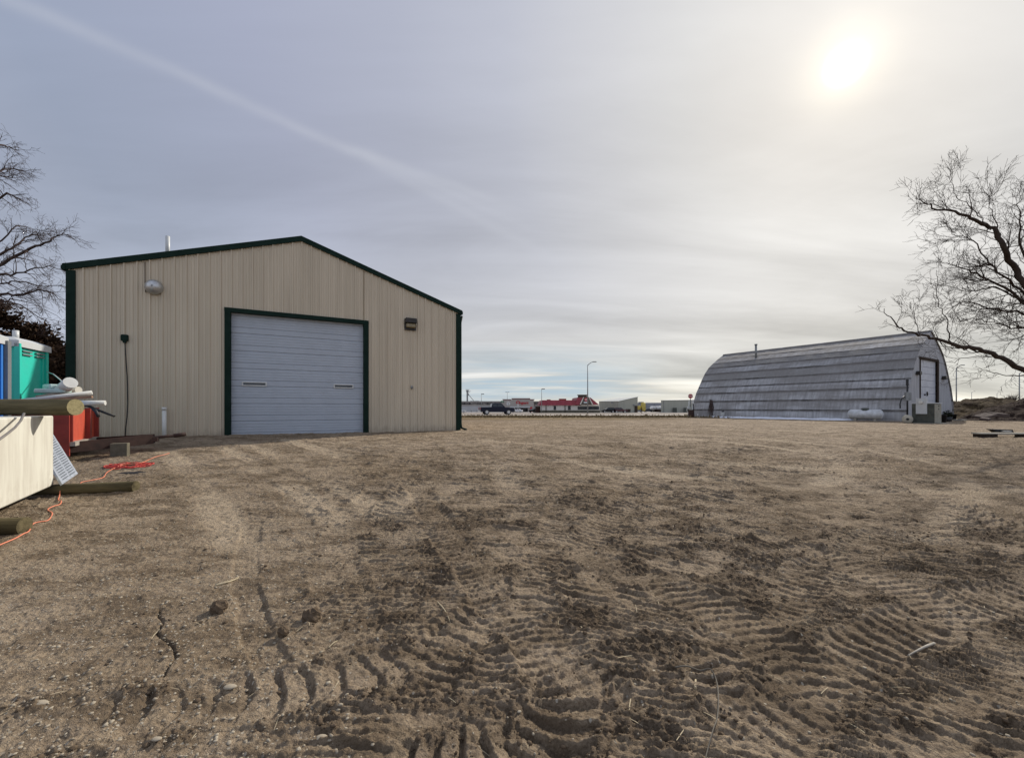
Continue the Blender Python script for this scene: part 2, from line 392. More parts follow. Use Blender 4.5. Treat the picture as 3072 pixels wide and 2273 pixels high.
M['cabl'] = mat('lit_cabinet_side', (.26, .25, .20), .6, 0, .1, 4)  # paler copy of the cabinet colour, a lit side put in by paint
M['rubble'] = mat('broken_concrete', (.10, .078, .070), .9, 0, .2, 8, .5, 30)
M['steelg'] = mat('pole_steel', (.24, .25, .25), .5, .4, .1, 5)
M['snow'] = mat('old_snow', (.74, .77, .84), .6, 0, .06, 5, .5, 12)
M['juniper'] = mat('juniper_foliage', (.070, .042, .026), .8, 0, .25, 1.5, col2=(.022, .016, .010))
M['clod'] = mat('soil_clod', (.125, .092, .062), .95, 0, .2, 30, .6, 80)
M['stone'] = mat('pale_stone', (.36, .315, .24), .8, 0, .2, 12, col2=(.24, .20, .15))
M['straw'] = mat('dry_straw', (.50, .42, .28), .8, 0, .15, 8)
M['drygrass'] = mat('dry_grass', (.20, .155, .085), .9, 0, .2, 3)

def splash(m):
    """dried mud thrown up on the foot of the sheet wall, and faint run-off streaks"""
    t = NT(m.node_tree); b = t.n['Principled BSDF']; src = b.inputs['Base Color'].links[0].from_socket
    co = t.node('ShaderNodeTexCoord').outputs['Object']; sx = t.node('ShaderNodeSeparateXYZ'); t.l.new(co, sx.inputs[0])
    edge = t.math('SUBTRACT', t.math('MULTIPLY', t.noise(t.mapping(co, (1, 1, .6)), 5, 6, .7), .9), sx.outputs[2])
    c = t.mix(t.math('MULTIPLY', t.ramp(edge, [(.10, 0), (.42, 1)]), .55), src, (.27, .21, .145))
    st = t.noise(t.mapping(co, (5, 5, .12)), 1.6, 5, .6)
    c = t.mix(t.math('MULTIPLY', t.ramp(st, [(.52, 0), (.66, 1)]), .22), c, (.30, .23, .16))
    t.l.new(c, b.inputs['Base Color'])
splash(M['tan'])
def quonset_mat():
    m = bpy.data.materials.new('weathered_galvanised_sheet'); m.use_nodes = True; t = NT(m.node_tree)
    b = t.n['Principled BSDF']; co = t.node('ShaderNodeTexCoord').outputs['Object']
    st = t.noise(t.mapping(co, (3.2, .5, .35)), 1.5, 6, .65)      # run-off streaks
    bl = t.noise(t.mapping(co, (.25, .9, .9)), 1.1, 4, .6)       # panel to panel tone
    sp = t.noise(co, 9, 5, .7)
    at = t.node('ShaderNodeAttribute', attribute_name='lap'); la = t.node('ShaderNodeSeparateColor'); t.l.new(at.outputs['Color'], la.inputs[0])
    c = t.mix(t.ramp(st, [(.34, 0), (.66, 1)]), (.29, .29, .295), (.53, .535, .55))
    c = t.mix(t.math('MULTIPLY', la.outputs[1], .85), c, (.20, .195, .185))
    dirt = t.math('MULTIPLY', t.ramp(la.outputs[0], [(0, 0), (.70, 0), (.86, 1), (1, 1)]), t.ramp(t.noise(t.mapping(co, (1, .3, .3)), 1.3, 5, .7), [(.30, .6), (.5, 1)]))
    c = t.mix(t.math('MULTIPLY', dirt, .95), c, (.040, .035, .032))
    c = t.mix(t.math('MULTIPLY', t.ramp(bl, [(.42, 1), (.60, 0)]), .65), c, (.20, .19, .18))
    c = t.mix(t.math('MULTIPLY', t.ramp(sp, [(.57, 0), (.70, 1)]), .4), c, (.56, .56, .56))
    sx = t.node('ShaderNodeSeparateXYZ'); t.l.new(co, sx.inputs[0])
    hi = t.math('MULTIPLY', t.ramp(t.math('DIVIDE', sx.outputs[2], 7.6), [(.62, 0), (.9, 1)]), t.ramp(t.noise(co, 2.4, 5, .7), [(.38, 0), (.58, 1)]))
    c = t.mix(t.math('MULTIPLY', hi, .6), c, (.17, .15, .13))
    t.l.new(c, b.inputs['Base Color']); b.inputs['Metallic'].default_value = 0; b.inputs['Roughness'].default_value = .8; b.inputs['Specular IOR Level'].default_value = .2
    wv = t.node('ShaderNodeTexWave', wave_type='BANDS', bands_direction='X'); t.l.new(co, wv.inputs['Vector'])
    wv.inputs['Scale'].default_value = 4.2; wv.inputs['Distortion'].default_value = .3
    bn = t.node('ShaderNodeBump'); bn.inputs['Strength'].default_value = .3; bn.inputs['Distance'].default_value = .012
    t.l.new(wv.outputs[1], bn.inputs['Height']); t.l.new(bn.outputs[0], b.inputs['Normal'])
    return m
M['quon'] = quonset_mat()
M['quonend'] = mat('aged_white_sheet', (.42, .425, .435), .6, .05, .14, 2.2, .2, 20, stretch=(2.5, 2.5, .2), col2=(.32, .325, .34))

def ground_mat():
    m = bpy.data.materials.new('churned_soil'); m.use_nodes = True; t = NT(m.node_tree)
    b = t.n['Principled BSDF']; geo = t.node('ShaderNodeNewGeometry'); pos = geo.outputs['Position']
    at = t.node('ShaderNodeAttribute', attribute_name='soil'); sp = t.node('ShaderNodeSeparateColor'); t.l.new(at.outputs['Color'], sp.inputs[0])
    crumb, gravel, grass = sp.outputs
    n1 = t.noise(pos, .55, 6, .6); n2 = t.noise(pos, 7, 6, .65); n3 = t.noise(pos, 45, 4, .7); n4 = t.noise(pos, 170, 3, .7)
    c = t.mix(t.ramp(n1, [(.35, 0), (.65, 1)]), (.215, .162, .108), (.355, .283, .206))
    c = t.mix(t.math('MULTIPLY', t.ramp(n2, [(.42, 0), (.62, 1)]), .55), c, (.38, .300, .205))
    stk = t.noise(t.mapping(pos, (.8, 1.5, 1), (0, 0, .12)), 1.9, 8, .74)
    c = t.mix(t.math('MULTIPLY', t.ramp(stk, [(.43, 1), (.53, 0)]), .75), c, (.125, .092, .060))
    c = t.mix(t.math('MULTIPLY', t.ramp(n3, [(.42, 1), (.54, 0)]), .45), c, (.11, .080, .053))
    c = t.mix(t.math('MULTIPLY', crumb, .68), c, t.mix(t.ramp(n3, [(.4, 0), (.6, 1)]), (.046, .033, .023), (.115, .085, .058)))  # dark crumbs, and groove shade painted through the same channel
    lane = t.node('ShaderNodeAttribute', attribute_name='lane').outputs['Fac']
    c = t.mix(t.math('MULTIPLY', lane, t.ramp(n2, [(.3, .3), (.6, .75)])), c, (.43, .345, .245))
    # chips and pebbles
    vo = t.node('ShaderNodeTexVoronoi'); t.l.new(t.mapping(pos, (1, 1, .4)), vo.inputs['Vector']); vo.inputs['Scale'].default_value = 34
    vs = t.node('ShaderNodeSeparateColor'); t.l.new(vo.outputs['Color'], vs.inputs[0])
    chip = t.math('MULTIPLY', t.math('LESS_THAN', vo.outputs['Distance'], .24), t.math('GREATER_THAN', vs.outputs[0], t.math('MULTIPLY_ADD', gravel, -.34, .93)))
    cc = t.mix(vs.outputs[1], (.24, .21, .17), (.50, .45, .36))
    c = t.mix(t.math('MULTIPLY', chip, .85), c, cc)
    # dry grass in the ditch and verge
    g1 = t.noise(t.mapping(pos, (.10, .35, 1)), 1.2, 6, .65)
    gc_ = t.mix(t.ramp(g1, [(.38, 0), (.62, 1)]), (.085, .058, .032), (.25, .19, .11))
    c = t.mix(grass, c, gc_)
    t.l.new(c, b.inputs['Base Color']); b.inputs['Roughness'].default_value = .92; b.inputs['Specular IOR Level'].default_value = .06
    h = t.math('ADD', t.math('MULTIPLY', n2, 1.2), t.math('ADD', t.math('MULTIPLY', n3, .5), t.math('ADD', t.math('MULTIPLY', n4, .16), t.math('MULTIPLY', chip, .12))))
    bn = t.node('ShaderNodeBump'); bn.inputs['Strength'].default_value = 1.0; bn.inputs['Distance'].default_value = .045
    t.l.new(h, bn.inputs['Height']); t.l.new(bn.outputs[0], b.inputs['Normal'])
    return m
M['ground'] = ground_mat()

# ------------------------------------------------------------------ ground: one sheet to the horizon
def geom(a, b, k):
    n = int(math.log(b/a)*k); return a*np.exp(np.linspace(0, math.log(b/a), n, endpoint=False))
rows = np.concatenate([geom(.9, 13, 430), geom(13, 60, 210), geom(60, 320, 60), geom(320, 9000, 10), [9000.]])
cols = np.concatenate([[-60, -20, -8, -4, -2.6, -2.0], np.linspace(-1.62, 1.62, 1320), [2.0, 2.6, 4, 8, 20, 60]])
R_, C_ = np.meshgrid(rows, cols, indexing='ij')
AY = -1.2
GX = (C_*R_).ravel(); GY = (R_+AY).ravel()
GZ = macro(GX, GY); soil = np.zeros((len(GX), 4)); soil[:, 3] = 1
nm = GY < 42
hh, cr, groove_shade, gr = detail(GX[nm], GY[nm], True)
cp = np.array([[*G(px, py, 0, False)[:2]] for px, py in CRK])
dm = np.full(nm.sum(), 9.0)
for a, b in zip(cp[:-1], cp[1:]):
    ab = b-a; tt = np.clip(((GX[nm]-a[0])*ab[0]+(GY[nm]-a[1])*ab[1])/(ab@ab), 0, 1)
    dm = np.minimum(dm, np.hypot(GX[nm]-a[0]-ab[0]*tt, GY[nm]-a[1]-ab[1]*tt))
hh = hh-.03*np.exp(-(dm/.007)**2)
GZ[nm] += hh
soil[nm, 0] = np.clip(np.maximum(cr, groove_shade), 0, 1); soil[nm, 1] = gr  # crumb channel also carries the shade painted in the grooves
gs = ss(32, 38, GY+2.2*fbm(GX*.12, GY*.3, 3, 70))*np.where(GY < 52, 1-ss(13, 18, GX), 1)
gs = gs*(1-.0*GX)
soil[:, 2] = np.where(GY > 32, gs, 0)
nr, nc = len(rows), len(cols)
# pale dust pressed flat by wheels, sweeping across the yard in pairs
lane = np.zeros(len(GX)); nm2 = (GY > 4) & (GY < 45); LX, LY = GX[nm2], GY[nm2]; lv = np.zeros(len(LX))
for pts_ in ([(620, 1345), (720, 1400), (860, 1500), (1080, 1680)], [(760, 1330), (900, 1385), (1100, 1480), (1500, 1700)], [(1400, 1292), (1800, 1300), (2300, 1330), (2620, 1380), (2700, 1450), (2500, 1560)],
            [(1400, 1278), (1900, 1282), (2500, 1300), (3000, 1330), (3400, 1400)], [(1300, 1330), (1380, 1420), (1350, 1560)], [(1100, 1320), (1500, 1340), (2000, 1400), (2500, 1440), (3100, 1430)], [(1900, 1262), (2300, 1285), (2900, 1290)]):
    TR_keep = TR; TR = []; trk(pts_, 1); pl = TR[0][0]; TR = TR_keep
    for off in (-.85, .85):
        bd = np.full(len(LX), 99.)
        for a, b_ in zip(pl[:-1], pl[1:]):
            ab = b_-a; L = np.hypot(*ab); nrm = np.array([-ab[1], ab[0]])/L*off; tt = np.clip(((LX-a[0]-nrm[0])*ab[0]+(LY-a[1]-nrm[1])*ab[1])/(L*L), 0, 1)
            bd = np.minimum(bd, np.hypot(LX-a[0]-nrm[0]-ab[0]*tt, LY-a[1]-nrm[1]-ab[1]*tt))
        lv = np.maximum(lv, (1-ss(.10, .30, bd+.10*fbm(LX*1.2, LY*1.2, 3, 5)))*ss(-.35, .25, fbm(LX*.5, LY*.5, 3, 6)))
lane[nm2] = lv; GZ[nm2] -= lv*.012
i = np.arange(nr*nc).reshape(nr, nc)
q = np.stack([i[:-1, :-1], i[:-1, 1:], i[1:, 1:], i[1:, :-1]], -1).reshape(-1, 4)
me = bpy.data.meshes.new('ground'); me.vertices.add(nr*nc); me.vertices.foreach_set('co', np.stack([GX, GY, GZ], 1).astype(np.float32).ravel())
me.loops.add(q.size); me.loops.foreach_set('vertex_index', q.ravel().astype(np.int32))
me.polygons.add(len(q)); me.polygons.foreach_set('loop_start', np.arange(0, q.size, 4, dtype=np.int32))
try: me.polygons.foreach_set('loop_total', np.full(len(q), 4, dtype=np.int32))
except Exception: pass
me.polygons.foreach_set('use_smooth', np.ones(len(q), dtype=bool))
me.update(calc_edges=True)
ca = me.attributes.new('soil', 'FLOAT_COLOR', 'POINT'); ca.data.foreach_set('color', soil.astype(np.float32).ravel())
me.attributes.new('lane', 'FLOAT', 'POINT').data.foreach_set('value', lane.astype(np.float32))
me.materials.append(M['ground'])
g = bpy.data.objects.new('ground', me); COL.objects.link(g); tag(g, kind='structure')
del R_, C_, i, q, GX, GY, GZ, soil
b = MB(); b.add([(-9000, -9000, -.02), (9000, -9000, -.02), (9000, -.28, -.02), (-9000, -.28, -.02)], [(0, 1, 2, 3)])
tag(mesh_obj('ground_behind', b, M['ground']), kind='structure')

# road, parking apron and gravel shoulder across the view
M['road'] = mat('pale_concrete_road', (.44, .40, .36), .85, 0, .06, .5, stretch=(.05, 1, 1))
M['lot'] = mat('parking_lot', (.36, .33, .30), .85, 0, .08, .3, stretch=(.08, .6, 1))
def strip(name, y0, y1, m, lift=.006, x0=-260, x1=420, n=10):
    b = MB(); ys = np.linspace(y0, y1, n); xs = np.linspace(x0, x1, 60)
    vs = [(x, y, float(macro(x, y))+lift) for y in ys for x in xs]
    fs = [(j*60+k, j*60+k+1, (j+1)*60+k+1, (j+1)*60+k) for j in range(n-1) for k in range(59)]
    b.add(vs, fs, True); return tag(mesh_obj(name, b, m), kind='structure')
strip('road', 62, 73.5, M['road'], .05)
strip('parking_lot', 84, 215, M['lot'], .05, n=40)

# ------------------------------------------------------------------ tan metal building
BL = Vector((-13.06, 12.07, .50)); BA = math.atan2(.469, .883); BW = 12.2; PEAK = 6.1; EH = 5.25; PH = 7.24; BD = 18.0
def bpt(px, py):
    xp = (px-CXP)/F; s_ = (xp*BL.y-BL.x)/(.883-.469*xp); Y = BL.y+.469*s_
    return s_, EYE-(py-HZ)/F*Y-BL.z
def roofz(s_): return EH+(PH-EH)*(1-abs(s_-PEAK)/PEAK)
def siding(s0, s1, top, bot, period=.305, prof=None, extra=(), cut=None, y=0.0, sub=1):
    """Ribbed sheet: vertical strips of a rolled profile; cut=(a,b,z) leaves an opening below z."""
    prof = prof or [(0, 0), (.006, .048), (.038, .048), (.044, 0), (.125, 0), (.133, .013), (.147, .013), (.155, 0), (.205, 0), (.213, .013), (.227, .013), (.235, 0)]
    ss_ = []
    k = math.floor(s0/period)
    while k*period < s1:
        for d, o in prof:
            x = k*period+d
            if s0 <= x <= s1: ss_.append((x, o))
        k += 1
    for e in list(extra)+[s0, s1]: ss_.append((e, 0))
    if cut: ss_ += [(cut[0], 0), (cut[1], 0)]
    ss_ = sorted(set(ss_)); b = MB()
    for (xa, oa), (xb, ob) in zip(ss_[:-1], ss_[1:]):
        if xb-xa < 1e-5: continue
        mid = (xa+xb)/2; z0 = bot
        if cut and cut[0] <= mid <= cut[1]: z0 = cut[2]
        b.add([(xa, y-oa, z0), (xb, y-ob, z0), (xb, y-ob, top(xb)), (xa, y-oa, top(xa))], [(0, 1, 2, 3)])
    return b
bld = thing('metal_building', 'tan ribbed steel building with dark green trim and wide white overhead door', 'building', BL, BA)
d0, _ = bpt(692, 1300); d1, _ = bpt(1091, 1300); _, dzt = bpt(694, 936); dzb = -.06
mesh_obj('front_wall', siding(0, BW, lambda s_: roofz(s_)-.04, -.35, extra=(PEAK,), cut=(d0, d1, dzt)), M['tan'], bld)
b = MB()
for xx in (0, BW):
    b.add([(xx, 0, -.3), (xx, BD, -.3), (xx, BD, EH-.05), (xx, 0, EH-.05)], [(0, 1, 2, 3)])
b.add([(0, BD, -.3), (BW, BD, -.3), (BW, BD, EH), (PEAK, BD, PH), (0, BD, EH)], [(0, 1, 2, 3, 4)])
mesh_obj('side_wall', b, M['tan'], bld)
b = MB()
for a, c in ((( -.14, EH-.05), (PEAK, PH)), ((BW+.14, EH-.05), (PEAK, PH))):
    b.slab([(a[0], -.02, a[1]), (c[0], -.02, c[1]), (c[0], BD+.1, c[1]), (a[0], BD+.1, a[1])], .05 if a[0] < 0 else -.05)
mesh_obj('roof', b, M['roofg'], bld)
def rake(x0, z0, x1, z1, h, y0, y1):
    b = MB(); b.add([(x0, y0, z0-h), (x1, y0, z1-h), (x1, y0, z1), (x0, y0, z0), (x0, y1, z0-h), (x1, y1, z1-h), (x1, y1, z1), (x0, y1, z0)],
                    [(0, 1, 2, 3), (5, 4, 7, 6), (3, 2, 6, 7), (1, 0, 4, 5), (0, 3, 7, 4), (2, 1, 5, 6)]); return b
mesh_obj('rake_trim', rake(-.11, EH-.005, PEAK, PH+.03, .185, -.085, -.022), M['green'], bld)
mesh_obj('rake_trim', rake(PEAK, PH+.03, BW+.11, EH-.005, .185, -.085, -.022), M['green'], bld)
mesh_obj('corner_trim', MB().box((.06, -.02, EH/2-.24), (.20, .07, EH+.16)), M['green'], bld)
mesh_obj('corner_trim', MB().box((BW-.06, -.02, EH/2-.24), (.20, .07, EH+.16)), M['green'], bld)
mesh_obj('gutter', MB().box((-.085, BD/2-.1, EH-.11), (.09, BD, .12)), M['green'], bld)
mesh_obj('gutter', MB().box((BW+.085, BD/2-.1, EH-.11), (.09, BD, .12)), M['green'], bld)
ds = MB().tube([(BW+.16, .1, EH-.2), (BW+.09, .1, EH-.5), (BW+.09, .08, .35), (BW+.12, .04, .16), (BW+.34, -.02, .08)], .05, 6)
mesh_obj('downspout', ds, M['green'], bld)
# door frame and door
fr = MB(); fw = .17
fr.box((d0-fw/2, -.035, dzt/2-.10), (fw, .075, dzt+.45)); fr.box((d1+fw/2, -.035, dzt/2-.10), (fw, .075, dzt+.45))
fr.box(((d0+d1)/2, -.037, dzt+.065), (d1-d0+2*fw+.01, .075, .14))
fr.box((d0-.01, .10, dzt/2), (.03, .19, dzt+.4)); fr.box((d1+.01, .10, dzt/2), (.03, .19, dzt+.4)); fr.box(((d0+d1)/2, .10, dzt+.012), (d1-d0, .19, .03))
mesh_obj('door_frame', fr, M['green'], bld)
zs = []
per = .608; z = dzb
gro = []
k = 0
while dzb+k*per < dzt+.2:
    gro += [(dzb+k*per+.02, .026, .024), (dzb+k*per+.225, .022, .020)] + [(dzb+k*per+.225+j*.096, .014, .008) for j in (1, 2, 3)] + [(dzb+k*per+.12, .010, .003)]
    k += 1
pr = [(dzb, 0.0)]
for zc_, wd, dp in sorted(gro):
    if zc_-wd > dzb and zc_+wd < dzt+.03: pr += [(zc_-wd, 0), (zc_-wd*.3, dp), (zc_+wd*.3, dp), (zc_+wd, 0)]
pr.append((dzt+.03, 0))
b = MB(); yd = .13
for (za, oa), (zb, ob) in zip(pr[:-1], pr[1:]):
    if zb > za: b.add([(d0, yd+oa, za), (d1, yd+oa, za), (d1, yd+ob, zb), (d0, yd+ob, zb)], [(0, 1, 2, 3)])
door = mesh_obj('overhead_door', b, M['doorw'], bld)
for xa, xb, yy in ((726, 798, 1150), (1003, 1060, 1157)):
    sa, zm = bpt(xa, yy); sb, _ = bpt(xb, yy)
    wn = mesh_obj('window', MB().box(((sa+sb)/2, yd-.012, zm), (sb-sa-.07, .02, .075)), M['glass'], door)
    f2 = MB(); wd = sb-sa
    for dz_ in (-.058, .058): f2.box(((sa+sb)/2, yd-.016, zm+dz_), (wd+.03, .032, .03))
    for dd in (-1, 1): f2.box(((sa+sb)/2+dd*wd/2, yd-.017, zm), (.03, .032, .086))
    fo = mesh_obj('window_frame', f2, M['white'], door)
mesh_obj('bottom_seal', MB().box(((d0+d1)/2, yd+.01, dzb-.03), (d1-d0, .05, .055)), M['black'], bld)
# wall fittings
s_, z = bpt(464, 865); R90 = Matrix.Rotation(math.radians(90), 3, 'X')
pf = [(.02+.215*math.sin(a), .23*math.cos(a)) for a in np.linspace(.0, math.pi/2, 9)]+[(.235, -.0), (.17, -.03), (.16, -.05)]
vh = MB(); vh.lathe([(r, zz) for r, zz in pf], (s_, -.06, z+.02), 24, R90)
vh.tube([(s_, .0, z), (s_, -.10, z)], .11, 16)
mesh_obj('vent_hood', vh, M['galv'], bld)
s_, z = bpt(376, 1014)
mesh_obj('outlet_box', MB().box((s_, -.06, z), (.17, .10, .20), bev=.02).box((s_, -.06, z-.12), (.08, .08, .07), bev=.01), M['green'], bld)
cb = [bpt(*p) for p in ((376, 1022), (378, 1050), (380, 1080), (381, 1100), (383, 1130), (384, 1170), (385, 1210), (383, 1250), (379, 1285), (377, 1310))]
mesh_obj('power_cable', MB().tube([(a, -.05-.01*math.sin(k), c) for k, (a, c) in enumerate(cb)], .014, 6), M['black'], bld)
s_, z = bpt(1230, 973)
wl = mesh_obj('wall_light', MB().box((s_, -.13, z+.12), (.46, .24, .20), bev=.02).box((s_, -.05, z-.07), (.46, .08, .36), bev=.01), M['bronze'], bld)
mesh_obj('light_lens', MB().box((s_, -.135, z-.075), (.38, .16, .17), bev=.03), M['lens'], wl)
s_, z = bpt(1234, 1162)
mesh_obj('hose_tap', MB().box((s_, -.05, z), (.09, .08, .12), bev=.015).tube([(s_, -.06, z), (s_, -.13, z-.04)], .02, 6), M['steelg'], bld)
s_, z = bpt(436, 830)
mesh_obj('conduit', MB().tube([(s_, -.035, z+.45), (s_, -.035, z-.2), (s_+.02, -.04, z-.5)], .010, 5), M['rust'], bld)
vs_, vz = bpt(494, 706); mesh_obj('roof_vent_pipe', MB().tube([(vs_, .35, roofz(vs_)-.1), (vs_, .35, vz+.10)], .06, 10), M['greyp'], bld)
mesh_obj('roof_vent_cap', MB().tube([(11.2, .5, roofz(11.2)-.02), (11.2, .5, roofz(11.2)+.10)], .05, 8), M['green'], bld)
# white standpipe in front of the wall
s_, z = bpt(497, 1318); wp = BL+Vector((math.cos(BA)*s_, math.sin(BA)*s_, 0))+Vector((.469, -.883, 0))*.16
gzz = gz(wp.x, wp.y)
b = MB().tube([(0, 0, -.2), (0, 0, 1.02)], .058, 14).tube([(0, 0, .97), (0, 0, 1.06)], .068, 14)
o = mesh_obj('standpipe', b, M['white']); o.location = (wp.x, wp.y, gzz-.12); tag(o, 'white plastic standpipe rising from the dirt against the tan wall', 'pipe')

# ------------------------------------------------------------------ quonset hut
QA = Vector((30.2, 31.6, .47)); QW = 12.2; QL = 18.2
QR = math.atan2(.858, -.514)    # local +x runs away along the hut, local +y points left... so side wall faces local +y
# local axes: x = u (-.514,.858), y = (-.858,-.514): the side wall seen lies at y=0, hut body at y<0
QP = [(0, -.35), (0, 0), (.10, .92), (.33, 1.83), (.74, 2.72), (1.22, 3.42), (1.75, 4.2), (2.35, 5.02), (3.10, 5.76), (3.95, 6.34), (4.9, 6.90), (6.1, 7.55)]
qh = thing('quonset_hut', 'long grey corrugated steel quonset hut with weathered horizontal bands', 'quonset hut', QA, QR)
def qz(e):
    e = min(e, QW-e)
    for (a, c), (d, f) in zip(QP[1:-1], QP[2:]):
        if a <= e <= d: return c+(f-c)*(e-a)/max(1e-6, d-a)
    return QP[-1][1]
for side in (0, 1):
    b = MB(); nx = 26; qr = random.Random(4+side); lap = []; tones = [.1, .1, .0, .25, .1, .45, .9, .35, .95, .2, .6]
    for k, ((a, c), (d, f)) in enumerate(zip(QP[:-1], QP[1:])):
        nv = Vector((0, -(f-c) if False else 0, 0))
        t = Vector((d-a, f-c)).normalized(); nrm = Vector((-t.y, t.x))   # outward in (e,z): e grows inward
        lo = nrm*.032; vs = []
        for j in range(nx+1):
            x = -.12+(QL+.24)*j/nx; wv = qr.uniform(-.012, .022); wz = qr.uniform(-.015, .015)
            e0 = a+lo.x+wv*nrm.x; z0 = c+lo.y-(.03 if k > 1 else 0)+wz; e1 = d; z1 = f+.0
            for e_, z_ in ((a+nrm.x*.0, c-.0), (e0, z0), (e1, z1)):
                yy = -e_ if side == 0 else -(QW-e_)
                vs.append((x, yy, z_))
            lap += [1.0, 0.0, 1.0]; lap_t = max(0, min(1, tones[k]+qr.uniform(-.18, .18) if j % 5 == 0 or j == 0 else lap_t)); tonev = tonev+[lap_t]*3 if (k or j) else [lap_t]*3
        fs = []
        for j in range(nx):
            p, q_ = j*3, (j+1)*3
            fs += [(p+1, q_+1, q_+2, p+2), (p, q_, q_+1, p+1)]
        b.add(vs, fs)
    so_ = mesh_obj('shell', b, M['quon'], qh)
    at_ = so_.data.attributes.new('lap', 'FLOAT_COLOR', 'POINT'); at_.data.foreach_set('color', np.array([(a_, t_, 0, 1) for a_, t_ in zip(lap, tonev)], np.float32).ravel())
mesh_obj('ridge_cap', MB().tube([(-.14, -6.1, 7.53), (QL+.14, -6.1, 7.53)], .09, 8), M['quon'], qh)
# end wall: its own frame, along -y of the hut
ew = bpy.data.objects.new('end_wall', None)
def qpt(px, py):
    xp = (px-CXP)/F; s_ = (xp*31.6-30.2)/(.858-.514*xp); Y = 31.6+.514*s_
    return s_, EYE-(py-HZ)/F*Y-QA.z
e0, _ = qpt(2759.5, 1150); e1, _ = qpt(2811, 1150); _, ezt = qpt(2785, 1080)
eb = siding(0, QW, qz, -.3, .25, [(0, 0), (.01, .02), (.05, .02), (.06, 0)], extra=[p[0] for p in QP]+[QW-p[0] for p in QP], cut=(e0, e1, ezt))
RE = Matrix.Rotation(-math.pi/2, 3, 'Z')
def toq(b):   # building-style local (s, depth, z) -> hut local
    b.v = [(v[1], -v[0], v[2]) for v in b.v]; b.f = [f[::-1] for f in b.f]; return b
mesh_obj('end_wall', toq(eb), M['quonend'], qh)
bb = siding(0, QW, qz, -.3, .5, [(0, 0), (.02, .02), (.05, 0)], extra=[p[0] for p in QP]+[QW-p[0] for p in QP], y=QL)
mesh_obj('back_wall', toq(bb), M['quonend'], qh)
b = MB(); b.box((e1+.11, -.03, ezt/2), (.24, .10, ezt+.3)); b.box(((e0+e1)/2, -.035, ezt+.08), (e1-e0+.35, .10, .17)); b.box((e0-.04, -.03, ezt/2), (.08, .08, ezt+.1))
mesh_obj('door_frame', toq(b), M['bark'], qh)
b = MB(); nseg = 9; sh = ezt/nseg
for k in range(nseg):
    b.add([(e0, .10, k*sh), (e1, .10, k*sh), (e1, .10, (k+1)*sh-.045), (e0, .10, (k+1)*sh-.045)], [(0, 1, 2, 3)])
    b.add([(e0, .10, (k+1)*sh-.045), (e1, .10, (k+1)*sh-.045), (e1, .135, (k+1)*sh-.035), (e0, .135, (k+1)*sh-.035)], [(0, 1, 2, 3)])
    b.add([(e0, .135, (k+1)*sh-.035), (e1, .135, (k+1)*sh-.035), (e1, .10, (k+1)*sh), (e0, .10, (k+1)*sh)], [(0, 1, 2, 3)])
qd = mesh_obj('overhead_door', toq(b), mat('dull_white_door', (.47, .49, .535), .5, 0, .06, 3), qh)
for px, yy, hh_ in ((2778, 1184, .12), (2785, 1181, .35)):
    s_, z = qpt(px, yy); mesh_obj('handle', toq(MB().box((s_, .06, z), (.10, .08, hh_))), M['bronze'], qd)
for px, py, wd in ((2749, 1119, .62), (2827, 1133, .75)):
    s_, z = qpt(px, py)
    lb = MB().box((s_, -.16, z), (wd*.75, .26, .28), bev=.03).tube([(s_-wd*.5, -.1, z-.05), (s_+wd*.5, -.1, z-.10)], .07, 8)
    mesh_obj('flood_light', toq(lb), M['bronze'], qh)
mesh_obj('stovepipe', MB().tube([(13.5, -4.4, 6.4), (13.5, -4.4, 8.05)], .11, 10).tube([(13.5, -4.4, 7.98), (13.5, -4.4, 8.10)], .15, 10), M['steelg'], qh)
b = MB(); 
for k in range(12):
    pass
# clutter on the side wall of the hut
def hutside(px, py, out=.15):
    """Point on the long side of the hut seen at px, pushed out from the wall."""
    xp = (px-CXP)/F; t = (30.2-xp*31.6)/(.514+.858*xp); Y = 31.6+.858*t
    return Vector((30.2-.514*t-.858*out, Y-.514*out, EYE-(py-HZ)/F*Y))
vb = random.Random(8); b = MB()
c0 = hutside(2135, 1200, .12)
for k in range(46):
    a = vb.uniform(-.5, .5); top = c0+Vector((vb.uniform(-.16, .16), 0, vb.uniform(-.5, .12)))
    p1 = top+Vector((a*.3, -.05, -.5)); p2 = top+Vector((a*.55+vb.uniform(-.1, .1), -.06, -1.0)); p3 = top+Vector((a*.6, -.05, -1.5+vb.uniform(-.3, .3)))
    b.tube([top, p1, p2, p3], [.02, .018, .012, .005], 4)
o = mesh_obj('dead_vine', b, M['bark2']); tag(o, 'tangle of dead brown vine hanging on the side of the quonset hut', 'vine')
p = hutside(2103, 1258, 1.2); p.z = gz(p.x, p.y)
o = mesh_obj('iron_post', MB().tube([(0, 0, -.2), (-.12, 0, 1.85)], .045, 6), M['black']); o.location = p; tag(o, 'thin black post standing before the far end of the quonset hut', 'post')
p = hutside(2108, 1257, .9); p.z = gz(p.x, p.y)
o = mesh_obj('pipe_elbow', MB().tube([(0, 0, .45), (0, 0, .1), (.05, 0, .04), (.35, -.1, .05)], .055, 8), M['white']); o.location = p; tag(o, 'short white pipe elbow at the foot of the thin black post', 'pipe')
p = hutside(2181, 1250, .8); p.z = gz(p.x, p.y)
o = thing('bucket', 'white bucket with a dark lid beside the quonset hut wall', 'bucket', p)
mesh_obj('bucket_body', MB().lathe([(0, 0), (.17, 0), (.20, .55), (.21, .56), (.19, .58), (0, .58)], n=14), M['white'], o)
mesh_obj('lid', MB().tube([(-.05, 0, .6), (.12, 0, .68)], .09, 8), M['black'], o)
